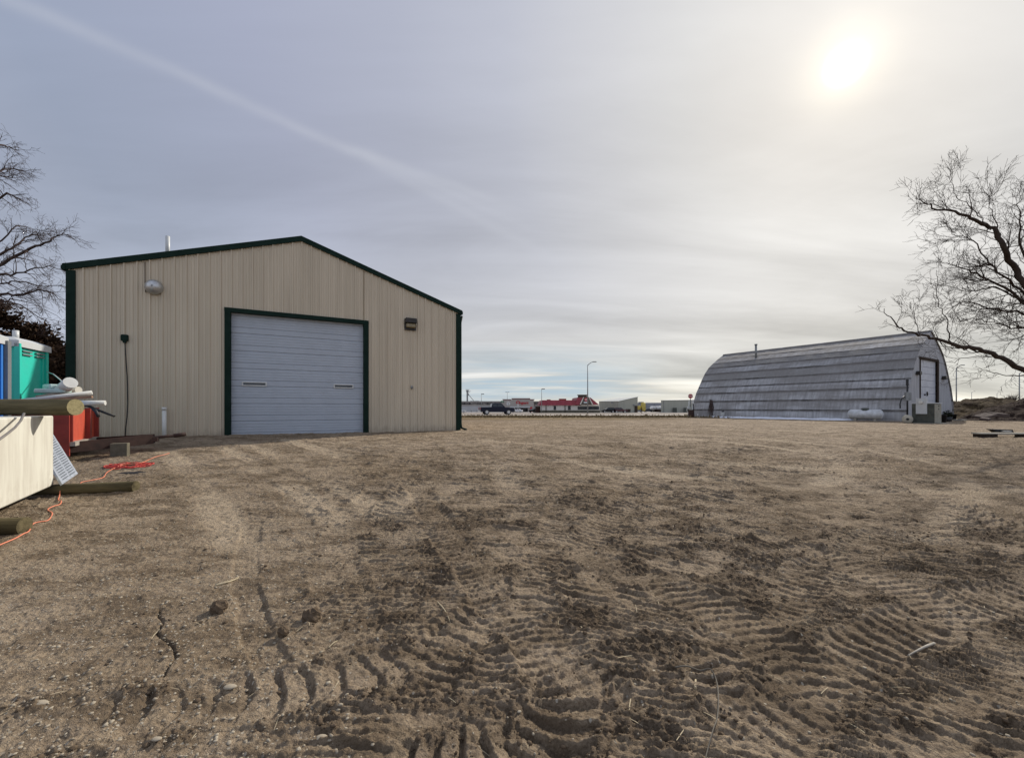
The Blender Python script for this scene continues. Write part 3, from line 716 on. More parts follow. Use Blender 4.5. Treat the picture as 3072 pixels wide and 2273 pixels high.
# old snow along the shaded foot of the wall
def blob_strip(p0, p1, wd, hgt, seed, n=60, m=7):
    b = MB(); vs = []
    for j in range(n):
        t = j/(n-1); c = p0.lerp(p1, t); dv = (p1-p0).normalized(); sv = Vector((-dv.y, dv.x, 0))
        w0 = wd*(.35+.65*abs(mn.noise((t*9, seed, 0))*1.6+.3))*min(1, 8*t, 8*(1-t))
        for k in range(m):
            u = k/(m-1)*2-1; q_ = c+sv*u*w0; hz2 = gz(q_.x, q_.y)+hgt*(1-u*u)*(.6+.5*mn.noise((t*14, u*2, seed)))-.012*(abs(u) > .9)
            vs.append((q_.x, q_.y, hz2))
    b.add(vs, [(j*m+k, j*m+k+1, (j+1)*m+k+1, (j+1)*m+k) for j in range(n-1) for k in range(m-1)], True); return b
o = mesh_obj('snow_strip', blob_strip(hutside(2150, 1260, 1.1), hutside(2590, 1260, 1.0), 1.2, .22, 3), M['snow']); tag(o, 'narrow strip of old snow lying along the foot of the quonset hut', 'snow')
# propane tank
pt = hutside(2613, 1262, 1.15); pt.z = gz(pt.x, pt.y)
o = thing('propane_tank', 'white horizontal propane tank with a dark dome lid by the quonset hut', 'propane tank', pt, math.atan2(-.858, .514)+.25)
Rx = Matrix.Rotation(math.radians(90), 3, 'Y'); r = .39; L = .86
pf = [(r*math.sin(a), -L-r*.62*math.cos(a)) for a in np.linspace(0, math.pi/2, 8)]+[(r*math.cos(a), L+r*.62*math.sin(a)) for a in np.linspace(0, math.pi/2, 8)]
mesh_obj('tank_shell', MB().lathe(pf, (0, 0, .50), 26, Rx), M['tank'], o)
mesh_obj('dome_lid', MB().lathe([(.26, .80), (.26, .93), (.20, 1.0), (0, 1.02)], n=16), M['cab'], o)
for xx in (-.6, .6): mesh_obj('leg', MB().box((xx, 0, .05), (.16, .62, .22)), M['conc'], o)
for xx in (-.95, .95): mesh_obj('lifting_lug', MB().box((xx, 0, .9), (.05, .04, .1)), M['steelg'], o)
# service post, reel, cabinet, pots at the near corner
p = P(2722, 1262, 29.2); p.z = gz(p.x, p.y)
o = thing('service_post', 'dark utility post with a meter box and curved hose at the quonset corner', 'utility post', p)
mesh_obj('pole', MB().tube([(0, 0, -.2), (0, 0, 2.9)], .05, 8), M['black'], o)
mesh_obj('meter_box', MB().box((-.10, -.08, 1.85), (.26, .18, .62), bev=.02).box((.07, -.10, 1.85), (.12, .20, .55), bev=.02), M['steelg'], o)
mesh_obj('hose', MB().tube([(-.15, 0, 1.9), (-.45, -.05, 1.7), (-.60, -.08, 1.3), (-.58, -.08, 1.0)], .04, 6), M['black'], o)
mesh_obj('head', MB().box((0, 0, 2.85), (.14, .12, .45), bev=.03), M['black'], o)
p = P(2722.5, 1268, 27.8); p.z = gz(p.x, p.y)
o = thing('cable_reel', 'round cream reel disc standing on edge at the corner of the quonset hut', 'reel', p, math.radians(-37))
Ry = Matrix.Rotation(math.radians(90), 3, 'X')
mesh_obj('disc', MB().lathe([(.06, -.05), (.27, -.05), (.285, 0), (.27, .05), (.06, .05)], (0, 0, .28), 26, Ry), mat('cream_disc', (.44, .41, .33), .7), o)
mesh_obj('hub', MB().tube([(0, -.09, .28), (0, .09, .28)], .08, 12), M['black'], o)
p = P(2778, 1269, 27.6); p.z = gz(p.x, p.y)
o = thing('utility_cabinet', 'olive metal utility cabinet with a grey meter panel before the quonset door', 'utility cabinet', p, math.radians(24))
mesh_obj('cabinet', MB().box((0, 0, .66), (.85, 1.15, 1.30), bev=.02), M['cab'], o)
mesh_obj('lit_side_sheet', MB().box((.02, -.585, .66), (.86, .03, 1.24)), M['cabl'], o)  # added sheet whose colour makes this side look lit
mesh_obj('top_plate', MB().box((.03, 0, 1.34), (.98, 1.25, .05)), M['greyp'], o)
mp_ = mesh_obj('meter_panel', MB().box((-.47, .05, 1.15), (.08, .56, 1.05), bev=.01), M['greyp'], o)
mesh_obj('meter_dial', MB().tube([(-.50, .05, 1.42), (-.62, .05, 1.42)], .11, 14), M['white'], mp_)
for zz in (1.15, .96): mesh_obj('knockout', MB().tube([(.08, -.61, zz), (.08, -.595, zz)], .05, 10), M['black'], o)
o_ = mesh_obj('footing', MB().box((.1, -.3, -.02), (1.3, 1.5, .10)), M['conc'], o)
for px, py, Y, r, h, lab in ((2826, 1264, 29.5, .26, .55, 'black plastic barrel beside the olive utility cabinet'), (2859, 1256, 36.5, .24, .45, 'black pot at the outer corner of the quonset end wall')):
    p = P(px, py, Y); p.z = gz(p.x, p.y)
    o = mesh_obj('barrel' if 'barrel' in lab else 'pot', MB().lathe([(0, 0), (r*.8, 0), (r, h), (r*1.05, h), (r*.9, h-.04), (0, h-.05)], n=16), M['black']); o.location = p; tag(o, lab, 'barrel' if 'barrel' in lab else 'pot')
p = P(2842, 1262, 31); p.z = gz(p.x, p.y)
o = thing('potted_shrub', 'dark shrub in a black pot against the quonset end wall', 'shrub', p)
mesh_obj('pot', MB().lathe([(0, 0), (.22, 0), (.28, .35), (.25, .35), (0, .3)], n=14), M['black'], o)
b = MB(); lr = random.Random(12)
for k in range(420):
    d = Vector((lr.gauss(0, 1), lr.gauss(0, 1), lr.gauss(0, .9))).normalized()*lr.uniform(.1, .34); c = Vector((0, 0, .52))+d
    u = Vector((lr.uniform(-1, 1), lr.uniform(-1, 1), lr.uniform(-1, 1))).normalized()*.05; v = u.cross(d).normalized()*.04
    b.add([c-u, c+v, c+u, c-v], [(0, 1, 2, 3)])
mesh_obj('foliage', b, mat('dark_leaf', (.02, .024, .014), .8), o)
p = P(2880, 1261, 33); o = mesh_obj('stone_slab', MB().box((0, 0, .05), (.9, .5, .10), .4, bev=.02), M['conc']); o.location = (p.x, p.y, gz(p.x, p.y)); tag(o, 'small pale slab lying on the dirt past the quonset corner', 'slab')
# far-left corner of the hut: clutter
p = P(2073, 1256, 45); p.z = gz(p.x, p.y)
o = thing('rusty_barrel', 'rusty brown barrel standing at the far corner of the quonset hut', 'barrel', p)
mesh_obj('barrel_body', MB().lathe([(0, 0), (.28, 0), (.30, .02), (.28, .28), (.30, .30), (.28, .32), (.28, .56), (.30, .58), (.28, .6), (.28, .84), (.3, .86), (0, .84)], n=16), M['rust'], o)
p = P(2078, 1256, 45.4); p.z = gz(p.x, p.y)
o = thing('fuel_pump_post', 'pale post with a white box beside the rusty barrel', 'post', p)
mesh_obj('post', MB().tube([(.0, .1, -.1), (.0, .1, 1.9)], .04, 8), M['greyp'], o); mesh_obj('box', MB().box((0, 0, 1.75), (.22, .2, .42), bev=.03), M['white'], o)
p = P(2061, 1256, 46); p.z = gz(p.x, p.y)
o = thing('gas_riser', 'crooked white riser pipes left of the rusty barrel', 'pipes', p)
mesh_obj('riser', MB().tube([(.1, 0, -.1), (.12, 0, .6), (-.02, 0, .8), (.0, 0, 1.05), (.18, 0, 1.2), (.2, 0, 1.9)], .035, 7), M['white'], o)
mesh_obj('riser', MB().tube([(.38, 0, 0), (.4, 0, 1.1), (.32, 0, 1.3), (.32, 0, 1.95)], .035, 7), M['greyp'], o)
mesh_obj('valve', MB().tube([(.15, -.08, 1.15), (.15, .08, 1.15)], .13, 12), M['greyp'], o)
# red octagonal sign
def text(body, size, mat_, parent, loc, rot, name='lettering', ext=.01, sx=1.0, bold=0):
    cu = bpy.data.curves.new(name, 'FONT'); cu.body = body; cu.size = size; cu.extrude = ext; cu.align_x = 'CENTER'; cu.align_y = 'CENTER'; cu.offset = bold
    to = bpy.data.objects.new('tmp', cu); COL.objects.link(to); bpy.context.view_layer.update()
    me = bpy.data.meshes.new_from_object(to); bpy.data.objects.remove(to)
    me.materials.clear(); me.materials.append(mat_)
    o = bpy.data.objects.new(name, me); COL.objects.link(o); o.parent = parent; o.location = loc; o.rotation_euler = rot; o.scale = (sx, 1, 1)
    return o
M['signred'] = mat('sign_red', (.42, .03, .04), .5); M['signwhite'] = mat('sign_white', (.8, .78, .78), .5)
p = P(2071.5, 1250, 58); p.z = gz(p.x, p.y)
o = thing('stop_sign', 'red octagonal sign with white letters on a dark post by the quonset hut', 'sign', p, -.3)
mesh_obj('post', MB().tube([(0, .05, -.1), (0, .05, 3.0)], .05, 6), M['black'], o)
hc = EYE-(1188-HZ)/F*58-p.z
b = MB(); rr = .33; oc = [(rr*math.cos(math.radians(22.5+45*k)), hc+rr*math.sin(math.radians(22.5+45*k))) for k in range(8)]
pa = mesh_obj('sign_plate', b.prism(oc, -.02, .02), M['signred'], o)
text('STOP', .26, M['signwhite'], pa, (0, -.025, hc), (math.pi/2, 0, 0), 'lettering', .004, .95, .006)

# ------------------------------------------------------------------ left foreground: white slab box on logs, trailer, toilets
ND = Vector((.82, .57, 0)).normalized(); FD = Vector((-.57, .82, 0)).normalized(); BRZ = math.atan2(FD.y, FD.x)-math.pi/2
def wallmat():
    m = bpy.data.materials.new('chalky_white_paint'); m.use_nodes = True; t = NT(m.node_tree); b = t.n['Principled BSDF']; co = t.node('ShaderNodeTexCoord').outputs['Object']
    s1 = t.noise(t.mapping(co, (2.4, 2.4, .4)), 2.2, 5, .6); s2 = t.noise(co, 7, 5, .65)
    c = t.mix(t.ramp(s1, [(.4, 0), (.6, 1)]), (.50, .475, .40), (.60, .585, .50))
    sx = t.node('ShaderNodeSeparateXYZ'); t.l.new(co, sx.inputs[0])
    edge = t.math('MULTIPLY', t.ramp(t.math('DIVIDE', sx.outputs[2], 1.1), [(.0, 1), (.05, .8), (.32, 0)]), t.ramp(s2, [(.50, 0), (.58, 1)]))
    far = t.ramp(t.math('MULTIPLY_ADD', sx.outputs[1], .5, .75), [(.55, 0), (.72, 1)])
    c = t.mix(t.math('MULTIPLY', t.math('MULTIPLY', edge, .7), t.math('MAXIMUM', far, .25)), c, (.26, .20, .12))
    t.l.new(c, b.inputs['Base Color']); b.inputs['Roughness'].default_value = .75
    return m
CB = Vector((-7.38, 6.6, .30))
o = thing('white_box', 'large chalky white box body resting on timber logs', 'box', CB, BRZ)
# local: +x = normal (toward sun), +y = along face away; box occupies x<0, y<0 (toward the viewer's left)
b = MB(); L = 3.6; Wd = 1.0; Ht = 1.12
b.add([(0, 0, 0), (0, -L, 0), (0, -L, Ht), (0, 0, Ht), (-Wd, 0, 0), (-Wd, -L, 0), (-Wd, -L, Ht), (-Wd, 0, Ht)],
      [(0, 1, 2, 3), (5, 4, 7, 6), (3, 2, 6, 7), (1, 0, 4, 5), (0, 3, 7, 4), (2, 1, 5, 6)])
b2 = mesh_obj('box_body', b, wallmat(), o)
bv = b2.modifiers.new('bevel', 'BEVEL'); bv.width = .02; bv.segments = 2
# logs
def logobj(p0, p1, r, label, name='log', endm=None):
    p0 = Vector(p0); p1 = Vector(p1); d = (p1-p0); L = d.length; ax = d.normalized()
    o = thing(name, label, 'log', p0, math.atan2(d.y, d.x), 'round timber posts around the white box')
    n = 16; m = 12; vs = []; lr = random.Random(int(L*100))
    tz = d.z/L
    for j in range(m+1):
        rj = r*(1+.03*mn.noise((j*.6, r*9, 0)))*(1-.02*j/m)
        for k in range(n):
            a = 2*math.pi*k/n; q_ = rj*(1+.025*mn.noise((math.cos(a)*2, math.sin(a)*2, j*.15)))
            vs.append((L*j/m, math.cos(a)*q_, math.sin(a)*q_+tz*L*j/m))
    b = MB().add(vs, [(j*n+k, (j+1)*n+k, (j+1)*n+(k+1) % n, j*n+(k+1) % n) for j in range(m) for k in range(n)], True)
    mesh_obj('bark_surface', b, M['log'], o)
    b = MB(); ev = [(L+.001, math.cos(2*math.pi*k/n)*r*.985, math.sin(2*math.pi*k/n)*r*.985+tz*L) for k in range(n)]
    b.add(ev, [tuple(range(n))]); mesh_obj('cut_end', b, endm or M['logend'], o)
    return o
logobj((-9.4, 6.30, 1.555), (-6.62, 6.22, 1.555), .125, 'thick round timber lying on top of the white box')
zl = gz(-6.5, 6.7)
logobj((-9.6, 6.35, .16), (-6.22, 6.78, gz(-6.3, 6.78)+.07), .09, 'long thin timber on the ground under the far end of the white box', endm=M['log'])
logobj((-9.0, 4.35, .14), (-5.86, 4.93, .13), .105, 'short thick timber on the ground below the white box at the frame edge', endm=M['log'])
# cable draped down the box
q0 = P(62, 1250, 5.75); b = MB()
def onface(px, py, out=.02):
    xp = (px-CXP)/F; Y = (ND.dot(CB)+out)/(ND.x*xp+ND.y); return Vector((xp*Y, Y, EYE-(py-HZ)/F*Y))
b.tube([onface(72, 1240, .05), onface(62, 1262, .12), onface(45, 1282, .15), onface(20, 1302, .15), onface(-12, 1325, .12), onface(-60, 1345, .06)], .014, 6)
o = mesh_obj('draped_cable', b, mat('grey_cable', (.16, .145, .13), .6)); tag(o, 'grey cable draped from the log down the face of the white box', 'cable')
# slatted grey panel leaning behind box corner
o = thing('slatted_panel', 'blue grey slatted metal panel leaning against the far end of the white box', 'panel', P(185, 1455, 6.75))
A = P(187, 1452, 6.55); B_ = P(234, 1420, 7.0); Cc = P(160, 1302, 7.35); Dd = Cc+(A-B_)
sp_ = MB(); loc = o.location
poly = [A-loc, B_-loc, Cc-loc, Dd-loc]; sp_.slab(poly, .035)
mesh_obj('panel_sheet', sp_, M['panelm'], o)
sb = MB(); up = (Cc-B_); ac = (B_-A); nn = ac.cross(up).normalized()
off = .006
if nn.dot(-A) < 0: nn = -nn; off = .041
for k in range(17):
    t0 = .06+k*.054
    for u0, u1 in ((.10, .46), (.54, .90)):
        a = A+up*t0+ac*u0-loc; c = A+up*t0+ac*u1-loc; h = up*.020
        sb.add([a+nn*off, c+nn*off, c+h+nn*off, a+h+nn*off], [(0, 1, 2, 3)])
mesh_obj('slots', sb, M['groove'], o)
# trailer
TC = Vector((-9.50, 8.8, 0)); 
tg = gz(TC.x, TC.y, False)
tr_ = thing('trailer', 'orange red steel trailer loaded with pipes and portable toilets', 'trailer', (TC.x, TC.y, tg), BRZ)
# local +x = ND (front, toward tongue), +y = FD
zb = .81-tg; zt = 1.50-tg; LB = 4.2; WB = 2.05
b = MB()
b.box((-.03, WB/2, (zb+zt)/2), (.06, WB, zt-zb)); 
mesh_obj('front_board', b, M['orange'], tr_)
for pb in (MB().box((.04, WB*.62, (zb+zt)/2+.01), (.09, .16, zt-zb+.06)), MB().box((.03, WB-.03, (zb+zt)/2+.01), (.10, .10, zt-zb+.08)), MB().box((.02, .03, zb-.01+.33), (.06, .05, zt-zb+.08))): mesh_obj('stake_post', pb, M['redd'], tr_)
b = MB(); b.box((-LB/2, -.03, (zb+zt)/2-.13), (LB+.02, .06, zt-zb+.34)); b.box((-LB/2, WB+.03, (zb+zt)/2), (LB, .06, zt-zb))
mesh_obj('side_board', b, M['redd'], tr_)
mesh_obj('tail_board', MB().box((-LB+.03, WB/2, (zb+zt)/2), (.06, WB-.1, zt-zb)), M['orange'], tr_)
mesh_obj('bed_floor', MB().box((-LB/2, WB/2, zb+.02), (LB-.1, WB, .05)), M['rust'], tr_)
mesh_obj('bed_sill', MB().box((.035, WB/2, zb-.045), (.12, WB+.06, .09)), M['wood'], tr_)
b = MB()
tipz = .93-tg
tip = Vector((3.35, 1.02, .88-tg+.03))
for yy in (.10, WB-.08):
    p0 = Vector((-.3, yy, zb-.15)); p1 = Vector((1.25, 1.02+(yy-1.02)*.12, zb-.05)); d = p1-p0; L_ = d.length
    Rm = d.to_track_quat('X', 'Z').to_matrix(); b.box((p0+p1)/2, (L_, .07, .23), R=Rm)
mesh_obj('tongue_beam', b, M['rust'], tr_)
b = MB().tube([(1.1, 1.02, zb-.03), (1.75, 1.02, zb+.02)], .035, 8).box((1.2, 1.02, zb-.06), (.3, .30, .10)).tube([(1.65, 1.02, zb+.01), (1.90, 1.02, zb+.05)], .05, 8)
mesh_obj('coupler', b, M['rust'], tr_)
for xx in (-2.0, -2.9):
    for yy in (-.18, WB+.18):
        mesh_obj('wheel', MB().tube([(xx, yy-.10, .33), (xx, yy+.10, .33)], .34, 20), M['black'], tr_)
mesh_obj('axle', MB().tube([(-2.0, -.1, .33), (-2.0, WB+.1, .33)], .05, 8).tube([(-2.9, -.1, .33), (-2.9, WB+.1, .33)], .05, 8).box((-2.45, WB/2, .5), (2.2, 1.1, .16)), M['rust'], tr_)
# concrete block under the tongue
p = P(360, 1379, 9.55); zg = gz(p.x, p.y)
o = mesh_obj('concrete_block', MB().box((0, 0, .15), (.30, .20, .38), bev=.008), mat('brown_concrete', (.15, .135, .100), .9, 0, .12, 9, .5, 60)); o.location = (p.x, p.y, zg-.04); o.rotation_euler = (0, 0, .50); tag(o, 'upright concrete block under the trailer tongue', 'concrete block')
# pipes and scraps in trailer
def pipe(pts, r, m, name, label, n=10, grp=None, cat='pipe'):
    o = mesh_obj(name, MB().tube([Vector(p) for p in pts], r, n), m); tag(o, label, cat, grp); return o
pipe([P(60, 1203, 8.6), P(276, 1177, 9.2)], .045, M['white'], 'plastic_pipe', 'upper white plastic pipe lying across the trailer with its open end raised', grp='white pipes on the trailer')
pipe([P(215, 1209, 8.05), P(316, 1208, 8.25)], .05, M['white'], 'plastic_pipe', 'lower white plastic pipe sticking out past the log end', grp='white pipes on the trailer')
b = MB(); a = P(90, 1203, 8.7); c = P(277, 1190, 9.2); d = c-a; b.box((a+c)/2, (d.length, .10, .05), R=d.to_track_quat('X', 'Z').to_matrix())
tag(mesh_obj('wood_board', b, mat('tan_lumber', (.34, .22, .15), .8, 0, .15, 9)), 'tan lumber board lying between the white pipes on the trailer', 'board')
b = MB(); a = P(110, 1190, 9.0); c = P(222, 1172, 9.5); d = c-a; b.box((a+c)/2, (d.length, .14, .06), R=d.to_track_quat('X', 'Z').to_matrix())
tag(mesh_obj('wood_board', b, M['wood']), 'grey weathered board behind the upper white pipe', 'board')
pipe([P(182, 1172, 9.4), P(212, 1147, 9.2)], .125, M['white'], 'pipe_offcut', 'short wide white pipe offcut tilted up on the trailer load', 16)
pipe([P(205, 1170, 9.6), P(236, 1170, 9.6)], .085, mat('cream_plastic', (.58, .56, .48), .5), 'pipe_offcut', 'cream pipe offcut lying flat at the right of the load', 14)
b = MB(); c = P(165, 1173, 9.3)
b.box(c, (.55, .35, .10), .3, bev=.03); b.box(c+Vector((-.15, .1, .10)), (.35, .25, .12), -.4, bev=.04)
tag(mesh_obj('plastic_scrap', b, mat('pale_teal_plastic', (.42, .55, .52), .5)), 'pale teal plastic scraps piled on the trailer load', 'scrap')
pipe([P(140, 1115, 9.9), P(160, 1122, 9.8), P(178, 1137, 9.7), P(192, 1150, 9.6)], .012, M['greyp'], 'thin_tube', 'thin grey tube arching above the trailer load', 6, cat='tube')
pipe([P(228, 1212, 8.2), P(255, 1214, 8.2), P(275, 1221, 8.2), P(288, 1234, 8.1), P(296, 1250, 8.1)], .028, M['black'], 'black_hose', 'short black hose bent down below the white pipe', 8, cat='hose')
pipe([P(226, 1214, 8.3), P(262, 1217, 8.3), P(300, 1232, 8.3), P(343, 1248, 8.3)], .024, M['black'], 'black_hose', 'longer black hose sloping away over the trailer tongue', 8, cat='hose')

def toilet(loc, rz, m, label, z0h=2.05, wd=1.12):
    o = thing('portable_toilet', label, 'portable toilet', loc, rz)
    # local +x front face, y along the face (right end at y=0, left end at y=-wd)
    b = MB(); b.box((-wd/2, -wd/2, z0h/2), (wd, wd, z0h)); mesh_obj('cabin', b, m, o)
    f = MB()
    f.box((.012, -wd+.05, z0h/2), (.05, .09, z0h-.02)); f.box((.012, -.05, z0h/2), (.05, .09, z0h-.02)); f.box((.012, -wd/2, z0h-.03), (.05, wd-.02, .07))
    mesh_obj('door_frame', f, m, o)
    dr = mesh_obj('door_panel', MB().box((.010, -wd/2, z0h*.40), (.04, wd*.66, .03)).box((.010, -wd*.80, z0h*.20), (.04, .03, z0h*.38)).box((.010, -wd*.19, z0h*.6), (.04, .03, z0h*.6)), m, o)
    v = MB()
    for yy in (-wd*.72, -wd*.28):
        for k in range(3): v.box((.022, yy, z0h-.12-.075*k), (.03, wd*.30, .030))
    mesh_obj('vent_louvre', v, M['greyd'], o)
    r = MB(); e = .06
    r.add([(e, e, z0h-.12), (e, -wd-e, z0h-.12), (-wd-e, -wd-e, z0h-.12), (-wd-e, e, z0h-.12), (e, e, z0h+.02), (e, -wd-e, z0h+.02), (-wd-e, -wd-e, z0h+.02), (-wd-e, e, z0h+.02),
           (-.12, -.12, z0h+.11), (-.12, -wd+.12, z0h+.11), (-wd+.12, -wd+.12, z0h+.11), (-wd+.12, -.12, z0h+.11)],
          [(0, 1, 5, 4), (1, 2, 6, 5), (2, 3, 7, 6), (3, 0, 4, 7), (4, 5, 9, 8), (5, 6, 10, 9), (6, 7, 11, 10), (7, 4, 8, 11), (8, 9, 10, 11)])
    mesh_obj('roof', r, M['greyp'], o)
    mesh_obj('vent_stack', MB().tube([(-.35, -.4, z0h+.1), (-.35, -.4, z0h+.33)], .055, 10), M['greyp'], o)
    c = MB().box((.03, -wd-.03, z0h/2-.05), (.09, .06, z0h)); mesh_obj('corner_post', c, M['greyd'] if m is M['blue'] else m, o)
    if m is M['blue']: mesh_obj('corner_post', MB().box((.04, .02, z0h/2-.05), (.10, .10, z0h)), M['greyd'], o)
    return o
fd2 = Vector((-.43, .9, 0)).normalized(); rz2 = math.atan2(fd2.y, fd2.x)-math.pi/2
p2 = P(140, 1222, 10.1); toilet((p2.x, p2.y, .78), rz2, M['teal'], 'bright teal portable toilet with a pale grey roof', 2.24, 1.12)
p1 = P(6, 1222, 7.6); toilet((p1.x, p1.y, .22), rz2, M['blue'], 'blue portable toilet cut off by the left edge of the view', 2.62, 1.12)

# extension cord
pts = [(-30, 1650), (0, 1638), (44, 1619), (70, 1604), (87, 1595), (99, 1573), (120, 1566), (145, 1559), (157, 1539), (143, 1530), (160, 1522), (179, 1515), (184, 1505), (175, 1500), (179, 1488), (182, 1474), (182, 1460)]
def smooth(ps, k=4):
    out = []
    for i_ in range(len(ps)-1):
        p0 = ps[max(i_-1, 0)]; p1_ = ps[i_]; p2_ = ps[i_+1]; p3 = ps[min(i_+2, len(ps)-1)]
        for j in range(k):
            t = j/k; out.append(.5*((2*p1_)+(p2_-p0)*t+(2*p0-5*p1_+4*p2_-p3)*t*t+(3*p1_-p0-3*p2_+p3)*t**3))
    return out+[ps[-1]]
c1_ = smooth([G(x, y, .012) for x, y in pts[:-3]]+[G(179, 1488, .02), G(182, 1474, .15), G(182, 1462, .14)])
pts2 = [(242, 1452), (246, 1448), (280, 1441), (310, 1433), (320, 1421), (344, 1407), (370, 1398), (400, 1396), (430, 1392), (445, 1380), (470, 1372), (495, 1366), (508, 1362)]
c2_ = smooth([G(x, y, .02) for x, y in pts2])
b = MB().tube(c1_, .0075, 6).tube(c2_, .008, 6)
o = mesh_obj('extension_cord', b, M['cord']); tag(o, 'orange extension cord snaking over the dirt beside the white box', 'cord')
cr_ = random.Random(2); ctr = G(388, 1399); ps = []
for k in range(70):
    a = k*.62+.25*math.sin(k*.9); rr = .72+.35*math.sin(k*1.7)
    ps.append(Vector((ctr.x+.42*rr*math.cos(a)+cr_.uniform(-.06, .06), ctr.y+.30*rr*math.sin(a)+cr_.uniform(-.05, .05), 0)))
for q_ in ps: q_.z = gz(q_.x, q_.y)+cr_.uniform(.010, .03)
o = mesh_obj('cord_coil', MB().tube(smooth(ps, 3), .008, 5), M['cordr']); tag(o, 'loose coil of red cord lying on the dirt near the trailer tongue', 'cord')
p = G(405, 1420); b = MB()
b.add([(-.55, -.03, 0), (.1, -.12, 0), (.55, .02, .0), (.2, .14, .0), (-.3, .10, .0), (-.45, 0, .03), (.1, -.06, .05), (.42, .02, .035), (.1, .07, .04), (-.28, .05, .035)],
      [(0, 1, 6, 5), (1, 2, 7, 6), (2, 3, 8, 7), (3, 4, 9, 8), (4, 0, 5, 9), (5, 6, 7, 8, 9)], True)
o = mesh_obj('black_rag', b, M['black']); o.location = p; o.scale = (.6, .8, .6); tag(o, 'flat strip of black rubber lying by the red cord coil', 'rubber strip')

# ------------------------------------------------------------------ trees
def make_tree(name, label, base, limbs, trunk, matr, seed, droop=0.0, dens=1.0, twig=1.0, group=None, tend=Vector((0, 0, .25)), min_r=.0045):
    o = thing(name, label, 'tree', base); rnd = random.Random(seed); loc = Vector(base)
    tb = MB(); tb.tube([Vector(p)-loc for p in trunk[0]], trunk[1], 12); mesh_obj('trunk', tb, matr, o)
    b = MB()
    def grow(p, d, L, r, lev):
        n = 6 if lev < 2 else 5; pts = [p.copy()]; rs = [r]; q_ = p.copy(); d = d.normalized()
        for k in range(n):
            jit = Vector((rnd.gauss(0, 1), rnd.gauss(0, 1), rnd.gauss(0, 1)))*(.12+.02*lev)
            d = (d+jit+tend*.16*(1 if lev > 0 else .5)+Vector((0, 0, -droop*.12*k))).normalized()
            q_ = q_+d*(L/n); pts.append(q_.copy()); rs.append(max(min_r*.75, r*(1-.85*(k+1)/n)))
        b.tube(pts, rs, 4 if lev < 2 else 3, cap=False)
        if lev < 3: kids(pts, rs, L, lev)
    def kids(pts, rs, L, lev):
        m = max(2, int(dens*(9, 6, 4)[lev]*min(1.6, max(.6, L/((2.0, 1.0, .6)[lev])))))
        for k in range(m):
            t = rnd.uniform(.12, .98)*(len(pts)-1); i_ = min(int(t), len(pts)-2); f = t-i_
            p = pts[i_].lerp(pts[i_+1], f); d = (pts[i_+1]-pts[i_]).normalized()
            ax = d.orthogonal().normalized(); ax.rotate(Matrix.Rotation(rnd.uniform(0, 6.28), 3, d))
            nd = (d*math.cos(a_ := rnd.uniform(.4, 1.0))+ax*math.sin(a_)).normalized()
            ll = L*rnd.uniform(.28, .55)*twig*(1-.35*t/(len(pts)-1)); ll = max(ll, .22)
            rr_ = max(min_r, min(rs[i_]*.55, .012*ll+.003+rs[i_]*.22))
            grow(p, nd, ll, rr_, lev+1)
    for pts, r0, r1, kd in limbs:
        pts = smooth([Vector(p)-loc for p in pts], 3)
        n = len(pts); rs = [r0+(r1-r0)*(k/(n-1))**.8 for k in range(n)]
        pts = [p+Vector((rnd.gauss(0, .02), rnd.gauss(0, .03), rnd.gauss(0, .02))) for p in pts]
        b.tube(pts, rs, 7, cap=False)
        L = sum((pts[k+1]-pts[k]).length for k in range(n-1))
        for k in range(int(kd*dens)):
            t = (rnd.random()**.8)*(n-1.01); i_ = int(t); p = pts[i_].lerp(pts[i_+1], t-i_); d = (pts[i_+1]-pts[i_]).normalized()
            ax = d.orthogonal().normalized(); ax.rotate(Matrix.Rotation(rnd.uniform(0, 6.28), 3, d)); a_ = rnd.uniform(.45, 1.05)
            ll = rnd.uniform(.5, 1.5)*twig*(1-.4*t/n); grow(p, d*math.cos(a_)+ax*math.sin(a_), ll, max(min_r, min(rs[i_]*.5, .010*ll+.006)), 1)
    mesh_obj('crown', b, matr, o)
    return o
T = 13.0
def LP(ps, dp=0.0, T=T): return [P(x, y, T+dp*k/len(ps)+.15*math.sin(k*2.1)) for k, (x, y) in enumerate(ps)]
bx_ = P(3290, 1222, T); bz = gz(bx_.x, T, False)
RT = .58
